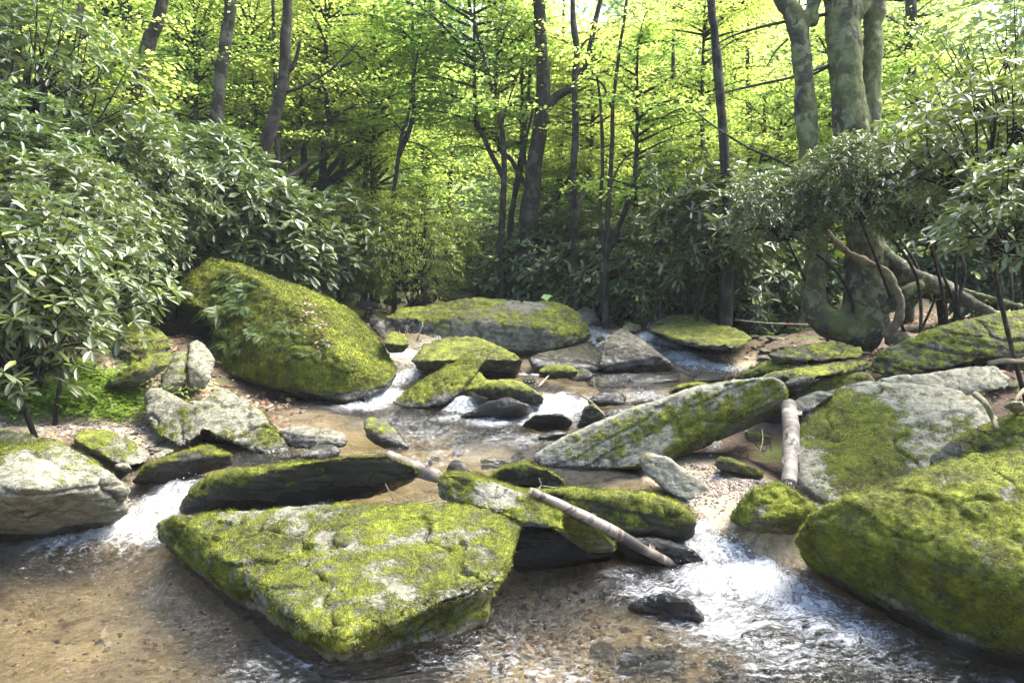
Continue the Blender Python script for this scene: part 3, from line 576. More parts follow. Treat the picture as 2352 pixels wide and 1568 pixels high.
R('flat black stone breaking the surface in the middle of the rapids pool', [[(1440, 872, .47), (1480, 862, .5), (1550, 862, .5), (1570, 872, .47), (1520, 880, .44), (1450, 880, .44)]], thick=.3, moss=.1, tone=.3, wet=.5)
R('black wet stone in the front rapids with water parting round it', [[(1440, 1395, .02), (1480, 1372, .08), (1540, 1360, .13), (1580, 1372, .12), (1612, 1408, .05), (1622, 1438, -.03), (1560, 1440, -.05), (1480, 1415, -.03)]], thick=.25, moss=.2, tone=.3, wet=.5)
R('submerged dark rock under the foaming water at lower right', [[(1700, 1462, .0), (1760, 1440, .03), (1830, 1450, .02), (1860, 1480, -.03), (1780, 1500, -.06)]], thick=.25, moss=0, tone=.3, wet=.6)
R('dark mossy hump in the pool behind the tilted slab', [[(1118, 1100, .3), (1150, 1076, .38), (1205, 1063, .42), (1260, 1078, .38), (1308, 1112, .26), (1290, 1128, .2), (1200, 1128, .2), (1140, 1118, .22)]], thick=.3, moss=.55, mup=.4, tone=.5, fuzz=2000, wet=.04)
R('small black stone with a sharp corner beside the end of the pale stub log', [[(1022, 1078, .3), (1036, 1058, .36), (1058, 1056, .37), (1080, 1082, .3), (1075, 1098, .24), (1030, 1095, .25)]], thick=.15, moss=.2, tone=.35, wet=.2)
R('small moss-bright block in the left channel beside the giant boulder', [[(878, 790, .86), (882, 770, .94), (902, 761, .98), (930, 770, .94), (943, 792, .84), (930, 812, .72), (892, 812, .72)]], thick=.4, moss=.7, tone=.6, wet=0)
R('black wet rock between the giant boulder and the upper left channel', [[(845, 728, 10.9), (860, 722, 10.9), (885, 740, 10.7), (892, 775, 10.2), (872, 775, 10.2), (850, 750, 10.6)]], thick=.5, moss=.05, tone=.3, wet=.4)
R('pale flat block beyond the long boulder in front of the bridge', [[(1003, 690, 14.8), (1006, 672, 15), (1050, 670, 15.1), (1090, 674, 15), (1100, 688, 14.6)]], thick=.8, moss=.3, lich=.9)
R('small lichened slab below the bridge opening', [[(1082, 672, 17), (1100, 664, 17.2), (1130, 666, 17.1), (1122, 682, 16.6), (1092, 682, 16.6)]], thick=.8, moss=.1, lich=1.0)
R('black wedge rock upstream, left of the pale flat block', [[(930, 697, 14.2), (960, 676, 14.6), (1003, 668, 14.8), (1006, 690, 14.3), (960, 702, 14.0)]], thick=.7, moss=.1, tone=.3, wet=.4)
R('mossy stone in the far upper stream behind the giant boulder', [[(768, 688, 13.4), (775, 672, 13.7), (800, 668, 13.8), (815, 680, 13.6), (812, 694, 13.2)]], thick=.5, moss=.6, tone=.7)
R('low moss-topped stone midstream above the left channel', [[(878, 698, 14), (888, 684, 14.3), (915, 683, 14.3), (925, 696, 14.0), (900, 704, 13.8)]], thick=.5, moss=.6, tone=.6)
R('dark flat stone in the far stream, nearest the giant boulder', [[(810, 702, 12.8), (830, 690, 13), (868, 692, 13), (872, 706, 12.7), (835, 712, 12.5)]], thick=.5, moss=.2, tone=.35, wet=.2)
R('moss-green pointed stone on the bank under the rhododendrons', [[(1555, 708, 12.8), (1575, 675, 13.2), (1595, 662, 13.3), (1612, 690, 13.0), (1605, 712, 12.7)]], thick=.6, moss=.65, wet=-1)
R('low moss mound on the litter bank left of the multi-stemmed tree', [[(1650, 705, 12.2), (1680, 680, 12.6), (1730, 676, 12.6), (1760, 695, 12.3), (1740, 712, 12.0)]], thick=.8, moss=.75, wet=-1)
R('small rounded stone on the bank beside the exposed roots at the right edge', [[(2305, 935, .98), (2320, 922, 1.02), (2348, 922, 1.02), (2362, 940, .97), (2335, 952, .92)]], thick=.2, moss=.35, lich=.8, wet=-1)

# small loose stones on the banks and in the shallows: copies of four shapes
def stone_mesh(seed, moss_, tone_):
    r = np.random.default_rng(seed); bm = bmesh.new(); bmesh.ops.create_icosphere(bm, subdivisions=4, radius=1)
    V = np.array([v.co for v in bm.verts]); me = bpy.data.meshes.new('stone')
    for k in range(9):
        d = r.normal(0, 1, 3); d /= np.linalg.norm(d); c = r.uniform(.45, .85); t = V @ d; V = V - d * np.maximum(t - c, 0)[:, None]
    V = V * np.array([1, .75, .42]); V = V * (1 + .07 * fbm(V * 2.5 + seed, 4, seed))[:, None]
    bm.to_mesh(me); bm.free(); me.vertices.foreach_set('co', V.astype(np.float32).ravel()); me.update()
    nz = np.empty(len(V) * 3, dtype=np.float32); me.vertices.foreach_get('normal', nz); nz = nz.reshape(-1, 3)[:, 2]
    for a, b in (('moss', moss_ + .3 * (nz - .3) + .3 * fbm(V * 2 + seed)), ('wet', np.full(len(V), .0 if tone_ > .5 else .8)), ('lich', np.full(len(V), .5)), ('tone', np.full(len(V), tone_))): attr(me, a, b)
    for p in me.polygons: p.use_smooth = True
    me.materials.append(M['rock']); return me
STM = [stone_mesh(i, a, t) for i, (a, t) in enumerate([(.1, .9), (.5, .7), (.3, .6), (.05, .35), (.0, 1.1)])]
def stones(pts, label, group, which, s0, s1):
    for px, py, z in pts:
        p = P(px, py, z); o = link('stone', STM[random.choice(which)], None, (p[0], p[1], gz(p[0], p[1]) + .01))
        s = random.uniform(s0, s1); o.scale = (s, s * random.uniform(.7, 1.1), s * random.uniform(.7, 1.2)); o.rotation_euler = (random.uniform(-.2, .2), random.uniform(-.2, .2), random.uniform(0, 6.3))
        tag(o, label, 'stone', group)
def rr(n, x0, x1, y0, y1, z): return [(random.uniform(x0, x1), random.uniform(y0, y1), z) for _ in range(n)]
stones(rr(46, 1640, 2000, 715, 800, .85), 'small mossy stone in the dark jumble between the waterfall rock and the tree roots', 'stones below the tree roots', (1, 2, 0), .06, .2)
stones(rr(30, 1690, 2060, 800, 900, .75), 'flat grey or mossy stone wedged between the slabs beside the rapids pool', 'stones wedged between the right bank slabs', (1, 2, 0, 3), .06, .2)
stones(rr(48, 950, 1480, 840, 990, .4), 'dark stone washed by the middle falls', 'stones around the middle falls', (3, 2, 3), .05, .14)
stones(rr(26, 740, 1010, 668, 705, 1.12), 'small dark stone in the far upper stream below the bridge', 'stones in the upper stream', (2, 3, 1), .12, .3)
stones(rr(40, 1050, 1750, 855, 920, .44), 'small dark wet stone breaking the surface of the rapids pool', 'stones in the rapids pool', (3, 3, 2), .04, .13)
stones(rr(24, 1150, 1800, 1360, 1560, 0), 'dark cobble under the shallow water of the front rapids', 'cobbles under the front rapids', (0, 2, 4), .04, .11)
stones(rr(16, 2120, 2352, 800, 842, .9), 'small stone on bare soil under the whaleback rock at the right edge', 'stones at the right edge', (1, 2, 0), .05, .14)
stones(rr(14, 640, 830, 1000, 1050, .2), 'small grey stone in the shallows beside the cracked flat rock', 'stones in the pool shallows', (0, 2, 4), .03, .08)
stones(rr(12, 300, 420, 990, 1060, .25), 'small flat stone on the gravel under the heart-shaped boulder', 'stones under the heart boulder', (0, 4), .03, .08)
stones(rr(20, 380, 500, 745, 860, .75), 'small stone in the shade between the giant boulder and the upright stones', 'stones by the giant boulder', (1, 2), .05, .13)
stones(rr(30, 1680, 1900, 770, 850, .78), 'small mossy or bare stone in the dark jumble right of the waterfall pool', 'stones right of the waterfall pool', (1, 2, 0), .06, .18)
stones(rr(18, 1370, 1480, 700, 760, 1.0), 'small mossy stone above the right-hand waterfall', 'stones above the right waterfall', (1, 2), .08, .2)

# gravel and sand bars: thousands of flat pebbles, one uncountable mass each
def gravel(name, spots, n, s0, s1, label, under=.06):
    r = np.random.default_rng(len(name) + n); ids = r.integers(0, len(spots), n)
    ctr = np.array([P(*s[:3])[:2] for s in spots]); rad = np.array([s[3] for s in spots])
    xy = ctr[ids] + r.normal(0, .5, (n, 2)) * rad[ids][:, None]
    T, W, D = ground(xy[:, 0], xy[:, 1]); ok = T > W - under; xy = xy[ok]; T = T[ok]; n = len(xy)
    bv = np.array([(1, 0, 0), (.5, .8, 0), (-.6, .75, 0), (-1, 0, 0), (-.5, -.8, 0), (.55, -.75, 0)]); tp = bv * .7 + np.array([0, 0, .45])
    Vb = np.concatenate([bv, tp]); nf = [(i, (i + 1) % 6, 6 + (i + 1) % 6, 6 + i) for i in range(6)] + [(6, 7, 8, 9), (6, 9, 10, 11)]
    s = r.uniform(s0, s1, n) * r.uniform(.6, 1.6, n); a = r.uniform(0, 6.28, n); ca, sa = np.cos(a), np.sin(a)
    x = Vb[None, :, 0] * s[:, None]; y = Vb[None, :, 1] * (s * r.uniform(.5, .9, n))[:, None]; z = Vb[None, :, 2] * (s * r.uniform(.5, 1, n))[:, None]
    tilt = r.normal(0, .25, (n, 2)); X = x * ca[:, None] - y * sa[:, None]; Yv = x * sa[:, None] + y * ca[:, None]; Zv = z + X * tilt[:, :1] + Yv * tilt[:, 1:]
    V = np.stack([X + xy[:, :1], Yv + xy[:, 1:], Zv + T[:, None]], -1).reshape(-1, 3)
    F = (np.array(nf)[None] + (np.arange(n) * 12)[:, None, None]).reshape(-1, 4)
    me = mesh_np(name, V, F, [M['gravel']], False); attr(me, 'rnd', np.repeat(r.uniform(0, 1, n), 12))
    return tag(link(name, me), label, 'gravel', None, 'stuff')
g = N('gravel', .8); g.l(g.ramp(g.attr('rnd'), [(0, (.07, .05, .036)), (.35, (.17, .125, .09)), (.7, (.28, .22, .17)), (1, (.42, .38, .34))]), g.b.inputs['Base Color']); M['gravel'] = g.m
gravel('gravel', [(230, 950, .3, 1.0), (130, 985, .22, .6), (300, 985, .26, .6), (200, 920, .34, .8)], 15000, .008, .02, 'pinkish gravel bar of small flat pebbles at left')
gravel('gravel', [(1690, 1125, .24, .45), (1660, 1100, .25, .3), (1860, 1135, .27, .35), (1640, 1130, .2, .3)], 3500, .005, .014, 'small patch of sand and pebbles below the upright birch log')

gravel('gravel', [(1350, 1400, 0, .7), (1500, 1500, 0, .7), (1900, 1500, 0, .6), (1200, 1340, 0, .5)], 2200, .006, .026, 'brown pebbles on the bed of the shallow front rapids', .4)
gravel('gravel', [(400, 1450, 0, .9), (150, 1350, 0, .8)], 500, .006, .014, 'scattered small pebbles on the sandy bed of the front pool', .4)
# ------------------------------------------------------------------ tubes
def tube_arrays(pts, rad, seg=8, sub=4, wob=0.0, seed=0):
    pts = np.array(pts, float); rad = np.array(rad, float); n = len(pts)
    if n > 2 and sub > 1:
        e = np.vstack([2 * pts[0] - pts[1], pts, 2 * pts[-1] - pts[-2]]); out = []; ro = []
        for i in range(n - 1):
            p0, p1, p2, p3 = e[i:i + 4]
            for k in range(sub):
                t = k / sub; out.append(.5 * ((2 * p1) + (-p0 + p2) * t + (2 * p0 - 5 * p1 + 4 * p2 - p3) * t * t + (-p0 + 3 * p1 - 3 * p2 + p3) * t ** 3)); ro.append(rad[i] * (1 - t) + rad[i + 1] * t)
        out.append(pts[-1]); ro.append(rad[-1]); pts = np.array(out); rad = np.array(ro)
    n = len(pts); tg = np.gradient(pts, axis=0); tg /= np.linalg.norm(tg, axis=1)[:, None] + 1e-9
    ref = np.array([0, 1, 0]) if abs(tg[0][1]) < .8 else np.array([1, 0, 0]); nn = []
    a = np.cross(tg[0], ref); a /= np.linalg.norm(a)
    for i in range(n):
        a = a - tg[i] * (a @ tg[i]); a /= np.linalg.norm(a) + 1e-9; nn.append(a)
    nn = np.array(nn); bb = np.cross(tg, nn); th = np.linspace(0, 2 * np.pi, seg, endpoint=False)
    dirs = nn[:, None] * np.cos(th)[None, :, None] + bb[:, None] * np.sin(th)[None, :, None]
    r = np.repeat(rad[:, None], seg, 1)
    V = (pts[:, None] + dirs * r[..., None]).reshape(-1, 3)
    if wob: V = V + dirs.reshape(-1, 3) * (r.ravel() * wob * fbm(V / (rad.mean() * 2.2) * np.array([1, 1, .45]) + seed, 4, seed))[:, None]
    i = np.arange(n - 1)[:, None] * seg + np.arange(seg)[None]; j = np.arange(n - 1)[:, None] * seg + (np.arange(seg)[None] + 1) % seg
    F = np.stack([i, j, j + seg, i + seg], -1).reshape(-1, 4)
    # end caps as extra centre rings
    c0, c1 = len(V), len(V) + 1; V = np.vstack([V, pts[0], pts[-1]]); L = (n - 1) * seg
    cap = [(c0, (k + 1) % seg, k, k) for k in range(0)]
    caps = []
    for k in range(0, seg, 2):
        caps.append((c0, (k + 2) % seg, (k + 1) % seg, k)); caps.append((c1, L + k, L + (k + 1) % seg, L + (k + 2) % seg))
    F = np.vstack([F, np.array(caps)])
    return V, F
class MB:
    def __init__(s): s.V = []; s.F = []; s.n = 0
    def add(s, V, F): s.V.append(V); s.F.append(F + s.n); s.n += len(V)
    def tube(s, *a, **k): s.add(*tube_arrays(*a, **k))
    def build(s, name, mats, parent=None, loc=(0, 0, 0), smooth=True):
        V = np.vstack(s.V) - np.array(loc); me = mesh_np(name, V, np.vstack(s.F), mats, smooth)
        return link(name, me, parent, (0, 0, 0) if parent else loc)

# ------------------------------------------------------------------ leaves
def leaves(pos, yaw, tilt, roll, L, Wd, two=False, droop=0.0, rnd=None):
    """pos (n,3); leaf axis from yaw and tilt, rolled; returns V, F, rnd per vertex"""
    n = len(pos); ax = np.stack([np.cos(yaw) * np.cos(tilt), np.sin(yaw) * np.cos(tilt), np.sin(tilt)], 1)
    sd = np.stack([-np.sin(yaw), np.cos(yaw), 0 * yaw], 1); u = np.cross(ax, sd)
    s2 = sd * np.cos(roll)[:, None] + u * np.sin(roll)[:, None]; u2 = np.cross(ax, s2)
    L = L[:, None]; Wd = Wd[:, None]; fold = .25
    dn = np.array([0, 0, -1.0]) * droop
    if not two:
        V = np.stack([pos, pos + ax * L * .5 + s2 * Wd * .5 + u2 * Wd * fold * .5 * 0, pos + ax * L + dn * L, pos + ax * L * .5 - s2 * Wd * .5 + u2 * 0], 1)
        F = np.arange(n * 4).reshape(-1, 4); k = 4
        V = V.reshape(-1, 3)
    else:
        b = pos; t = pos + ax * L + dn * L
        m1 = pos + ax * L * .35 + dn * L * .12; m2 = pos + ax * L * .75 + dn * L * .55
        V = np.stack([b, m1 + s2 * Wd * .42 - u2 * Wd * fold * -.4, m2 + s2 * Wd * .5 + u2 * Wd * fold * .4, t, m2 - s2 * Wd * .5 + u2 * Wd * fold * .4, m1 - s2 * Wd * .42 + u2 * Wd * fold * .4, ], 1).reshape(-1, 3)
        i = np.arange(n)[:, None] * 6
        F = np.concatenate([i + np.array([0, 1, 2, 3]), i + np.array([0, 3, 4, 5])], 0); k = 6
    r = np.repeat(rnd if rnd is not None else rng.uniform(0, 1, n), k)
    return V, F, r
class LB(MB):
    def __init__(s): super().__init__(); s.R = []
    def leaves(s, *a, **k): V, F, r = leaves(*a, **k); s.add(V, F); s.R.append(r)
    def mesh(s, name, mat):
        me = mesh_np(name, np.vstack(s.V), np.vstack(s.F), [mat], False); attr(me, 'rnd', np.clip(np.concatenate(s.R), 0, 1)); return me

def crown(seed, R0, H, nbr, nl, L0=.085, flat=.5):
    """layered sprays of broad leaves round an upright axis; returns leaf mesh and branch mesh"""
    r = np.random.default_rng(seed); lb = LB(); bb = MB()
    for k in range(nbr):
        h = H * r.uniform(0, 1) ** .9; az = r.uniform(0, 6.283); prof = .55 + .45 * math.sin(math.pi * min(h / H * .8 + .15, 1)); L = R0 * prof * r.uniform(.55, 1.1)
        tz = r.uniform(.0, .5) * (1 if h > H * .3 else .5)
        d = np.array([math.cos(az), math.sin(az), tz]); sd = np.array([-math.sin(az), math.cos(az), 0]); b = np.array([0, 0, h])
        mid = b + d * L * .5 + np.array([0, 0, .06 * L]); tip = b + d * L - np.array([0, 0, .08 * L])
        bb.tube([b, mid, tip], [.02 * L / 2 + .012, .012, .004], seg=4, sub=3)
        for q in range(7):
            t = r.uniform(.25, .9); s = r.choice([-1, 1]); st = b + d * L * t + np.array([0, 0, .05 * L]) ; en = st + (sd * s * .8 + d * .6) * L * .35 * (1.1 - t * .5)
            bb.tube([st, en], [.007, .002], seg=4, sub=1)
        t = r.uniform(.18, 1.05, nl); wd = r.normal(0, .22, nl) * L * (1.15 - np.abs(t - .6))
        # leaflets gather along twigs
        wd = wd + .05 * L * np.sin(t * 23 + k); z = .05 * L - .18 * wd ** 2 + r.normal(0, .045, nl)
        pos = b + d[None] * (t * L)[:, None] + sd[None] * wd[:, None] + np.stack([0 * t, 0 * t, z - .13 * L * t ** 2], 1)
        yaw = az + np.sign(wd) * r.uniform(.2, 1.4, nl); tilt = r.normal(-.2, .35, nl); roll = r.normal(0, flat, nl)
        Ls = L0 * r.uniform(.65, 1.35, nl); tone = np.clip(r.normal(.45, .22, nl) + .25 * math.sin(k * 2.4), 0, 1)
        lb.leaves(pos, yaw, tilt, roll, Ls, Ls * .72, rnd=tone)
    return lb.mesh('crown', M['maple']), bb
CR = []
for i, (R0, H, nb, nl) in enumerate([(2.3, 4.6, 62, 205), (2.0, 3.8, 50, 205), (2.6, 5.0, 66, 205), (1.5, 2.6, 34, 185), (1.2, 2.2, 26, 185)]):
    lm, bb = crown(50 + i, R0, H, nb, nl, .076 if i < 3 else .07)
    V = np.vstack(bb.V); bme = mesh_np('branch', V, np.vstack(bb.F), [M['bark']]); CR.append((lm, bme, R0, H))
HZ = []
for i in range(3):
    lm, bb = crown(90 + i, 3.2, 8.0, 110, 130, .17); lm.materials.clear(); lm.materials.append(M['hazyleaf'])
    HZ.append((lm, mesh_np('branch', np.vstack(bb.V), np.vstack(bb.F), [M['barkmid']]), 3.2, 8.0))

def tree(label, path, widths, Y, bark='bark', limbs=(), crowns=(), group=None, name='tree', cat='tree', foot=True, seed=0):
    """path of pixels from top to foot at distance Y (or per-point distances); crowns: (kind, height along, scale, rot, dx)"""
    pts = [P(a[0], a[1], a[2] if len(a) > 2 else Y) for a in path]; rad = [w_ * p[1] / FOC / 2 for w_, p in zip(widths, pts)]
    if foot:
        p = pts[-1].copy(); g_ = gz(p[0], p[1]); 
        if p[2] > g_: 
            p2 = p + (pts[-1] - pts[-2]) / max(np.linalg.norm(pts[-1] - pts[-2]), .1) * 0; p2[2] = g_ - .15; pts.append(p2); rad.append(rad[-1] * 1.25)
    # grow the trunk on above the picture
    d = pts[0] - pts[1]; d /= np.linalg.norm(d); d = d * np.array([.5, .5, 1]); tp = pts[0] + d * 3.0; tp2 = tp + d * 2.5
    P0 = [tp2, tp] + pts; R0 = [rad[0] * .35, rad[0] * .7] + rad
    base = P0[-1].copy(); root = bpy.data.objects.new(name, None); C.objects.link(root); root.location = base; tag(root, label, cat, group)
    mb = MB(); mb.tube(P0, R0, seg=14, sub=10, wob=.16, seed=seed + 1); mb.V = [v - base for v in mb.V]; o = mb.build('trunk', [M[bark]], root)
    for lp, lw in limbs:
        q = [P(a[0], a[1], a[2] if len(a) > 2 else Y) for a in lp]; rr_ = [w_ * p[1] / FOC / 2 for w_, p in zip(lw, q)]
        mb = MB(); mb.tube(q, rr_, seg=8, sub=7, wob=.12, seed=seed + 5); mb.V = [v - base for v in mb.V]; mb.build('limb', [M[bark]], root)
    for (k, z, s, dx, dy) in crowns:
        arr = np.array(P0); order = np.argsort(arr[:, 2]); cx = np.interp(z, arr[order, 2], arr[order, 0]); cy = np.interp(z, arr[order, 2], arr[order, 1])
        z0 = z - 1.0; sx_ = np.interp(z0, arr[order, 2], arr[order, 0]); sy_ = np.interp(z0, arr[order, 2], arr[order, 1]); mb = MB(); top = z + CR[k][3] * s
        mb.tube([np.array([sx_, sy_, z0]), np.array([cx + dx * .6, cy + dy * .6, z - .25]), np.array([cx + dx, cy + dy, z + .5]), np.array([cx + dx, cy + dy, top])], [.05, .045, .04, .012], seg=8, sub=6, wob=.1, seed=k); mb.V = [v - base for v in mb.V]; mb.build('limb', [M[bark]], root)
        for nm, me in (('crown', CR[k][0]), ('branch', CR[k][1])):
            c = link(nm, me, root, Vector((cx + dx, cy + dy, z)) - Vector(base)); c.scale = (s, s, s); c.rotation_euler[2] = seed * 2.39 + k
    return root
tseed = [0]
def TR(*a, **k): tseed[0] += 1; return tree(*a, seed=tseed[0], **k)
LS = 'leaning '
TR('dark slanting trunk, leftmost of the dark trunks, leaning right above the rhododendrons', [(375, -10), (345, 90), (330, 140), (300, 225), (255, 340)], [26, 28, 30, 30, 34], 11, crowns=[(0, 3.9, .75, .3, 1.9)])
TR('dark slightly curved tree with a mossy trunk, left of the straight forked one', [(530, -10), (522, 70), (510, 150), (500, 240), (490, 330), (485, 400)], [24, 26, 28, 28, 32, 34], 12, 'barkmid', crowns=[(1, 3.7, .9, 0, 2.0)], limbs=[([(502, 160), (470, 110), (445, 60)], [10, 5, 3])])
TR('tall dark tree curving left at the base with a branch reaching right', [(660, -10), (657, 80), (655, 150), (645, 220), (620, 300), (600, 370), (575, 460)], [22, 24, 26, 26, 28, 30, 36], 12, crowns=[(2, 3.9, .8, .4, 2.2)],
   limbs=[([(650, 170), (675, 150), (690, 95)], [14, 11, 7]), ([(643, 215), (690, 200), (760, 160), (830, 90)], [9, 7, 5, 3])])
TR('wide hazy grey trunk standing upright behind the left rhododendrons', [(176, -10), (175, 80), (172, 200), (170, 300)], [36, 36, 38, 40], 14, 'barkmid', crowns=[(1, 4.5, 1, 0, 1.2)])
TR('slim grey trunk between the wide hazy trunk and the slanting dark one', [(292, -10), (285, 80), (272, 200), (265, 300)], [26, 28, 30, 32], 15, 'barkmid', crowns=[(0, 4.8, .9, 0, 1.2)])
TR('thick brown trunk at the extreme left edge of the wood', [(30, -10), (25, 80), (12, 200), (10, 300)], [48, 50, 52, 56], 10, 'barkmid', crowns=[(3, 3.3, 1.0, .6, .6)])
TR('pale broken trunk with a rotten hollow, between the slanting and curved dark trees', [(480, -10), (470, 50), (450, 160), (440, 215), (443, 300), (440, 380)], [16, 18, 20, 22, 22, 24], 14, 'barkmid', crowns=[(1, 4.5, .8, 0, 1.0)])
TR('thin tree leaning strongly right above the mountain laurel', [(890, 235), (845, 290), (790, 350), (745, 410), (712, 470)], [9, 12, 14, 15, 18], 16, crowns=[(3, 4.5, 1.3, .5, 0)])
TR('stout furrowed tree in the middle of the wood with a forking limb', [(1238, -10), (1243, 100), (1248, 200), (1240, 300), (1228, 370), (1222, 440), (1215, 520)], [26, 28, 31, 34, 37, 40, 46], 14, limbs=[([(1240, 270), (1275, 225), (1320, 195), (1350, 130), (1365, 60), (1382, -10)], [22, 20, 17, 14, 12, 10]), ([(1225, 450), (1205, 350), (1225, 240), (1190, 255)], [8, 7, 5, 3])], crowns=[(0, 4.2, .9, -.8, 1.4), (3, 3.6, .9, .9, 1.2)])
TR('straight dark slender tree right of the furrowed middle tree', [(1315, -10), (1318, 60), (1325, 120), (1320, 200), (1322, 300), (1316, 400), (1318, 500), (1322, 600)], [12, 14, 15, 15, 16, 16, 17, 20], 13, crowns=[(1, 3.6, .8, .5, 1.8)],
   limbs=[([(1322, 135), (1345, 95), (1372, 90), (1400, 105)], [6, 5, 4, 2]), ([(1318, 245), (1370, 240), (1405, 235)], [5, 4, 2]), ([(1312, 470), (1290, 440), (1240, 445)], [5, 4, 2])])
TR('twin thin stems joined low down, right of the slender dark tree', [(1440, -10), (1425, 100), (1408, 240), (1406, 330), (1400, 430), (1395, 520), (1392, 620)], [6, 7, 9, 10, 11, 12, 13], 12, limbs=[([(1392, 600), (1378, 500), (1384, 380), (1380, 250), (1372, 180)], [9, 9, 8, 7, 5]), ([(1405, 250), (1380, 190), (1330, 180)], [6, 5, 3]), ([(1398, 440), (1430, 370), (1490, 330)], [5, 4, 2])], crowns=[(3, 3.0, 1.0, .5, .5)])
TR('thin crooked tree bending left above the bridge', [(1075, -10), (1092, 60), (1120, 170), (1150, 280), (1158, 380), (1155, 470), (1152, 560)], [7, 8, 10, 12, 13, 14, 16], 14, limbs=[([(1152, 290), (1172, 220), (1200, 150)], [6, 4, 2]), ([(1120, 170), (1075, 180), (1020, 150)], [4, 3, 2])], crowns=[(3, 4.5, 1.3, -.5, .5)])
TR('thin sapling leaning between the crooked tree and the furrowed tree', [(1215, 200), (1205, 300), (1195, 370), (1180, 460), (1172, 540)], [7, 9, 11, 12, 14], 15, crowns=[(4, 4.2, 1.2, 0, 0)])
TR('dark upright tree standing alone, left of the multi-stemmed tree', [(1633, -10), (1640, 60), (1648, 150), (1655, 230), (1662, 320), (1668, 420), (1672, 520)], [18, 19, 21, 21, 22, 23, 26], 11, crowns=[(1, 3.8, .8, .2, 2.0)], limbs=[([(1655, 215), (1740, 195), (1830, 175), (1915, 145)], [5, 6, 6, 5])])
TR('thin bare-forked sapling in front of the bright leaves left of the bridge', [(940, 250), (925, 300), (910, 400), (903, 480)], [6, 8, 9, 10], 14.5, limbs=[([(925, 305), (905, 280), (870, 262)], [4, 3, 2]), ([(925, 310), (950, 285), (975, 255)], [4, 3, 2]), ([(922, 320), (980, 340), (1020, 380)], [4, 3, 2])], crowns=[(4, 5.0, 1.1, 0, .5)])
TR('small trunk showing between leaves at upper right beyond the multi-stemmed tree', [(2092, -10), (2095, 60), (2090, 160), (2098, 260)], [22, 24, 26, 30], 14, 'barkmid', crowns=[(0, 4.0, .9, .3, .8)])
for i, (lb_, px, yy, w_) in enumerate([('far left slender', 700, 17, 12), ('second slender', 745, 18, 12), ('third slender', 845, 19, 9), ('fourth slender', 640, 15, 10), ('fifth', 985, 21, 7), ('', 560, 17, 11), ('', 790, 20, 10), ('', 1040, 22, 8), ('', 1290, 18, 9), ('', 1470, 18, 9), ('', 1545, 17, 10), ('', 1725, 17, 11), ('', 400, 16, 13)]):
    j = random.uniform(-14, 14); yy -= 2; w_ *= 1.3
    TR('thin dark trunk half hidden in the sunlit leaves of the wood', [(px + j, 120), (px + j * .5, 260), (px - 3, 380), (px - 12, 520)], [w_ * .6, w_ * .8, w_, w_ * 1.2], yy, 'bark', crowns=[(3, 4.6, 1.1, .3, 2.4)], group='thin trunks in the sunlit wood')
# fallen / snag
mb = MB(); mb.tube([P(578, 232, 14), P(545, 280, 14), P(498, 335, 14)], [.04, .05, .06], seg=8, sub=4, wob=.1)
b0 = tuple(P(498, 335, 14)); tag(mb.build('fallen_trunk', [M['twig']], None, b0), 'pale dead trunk leaning between the two dark curved trees at left', 'dead tree')

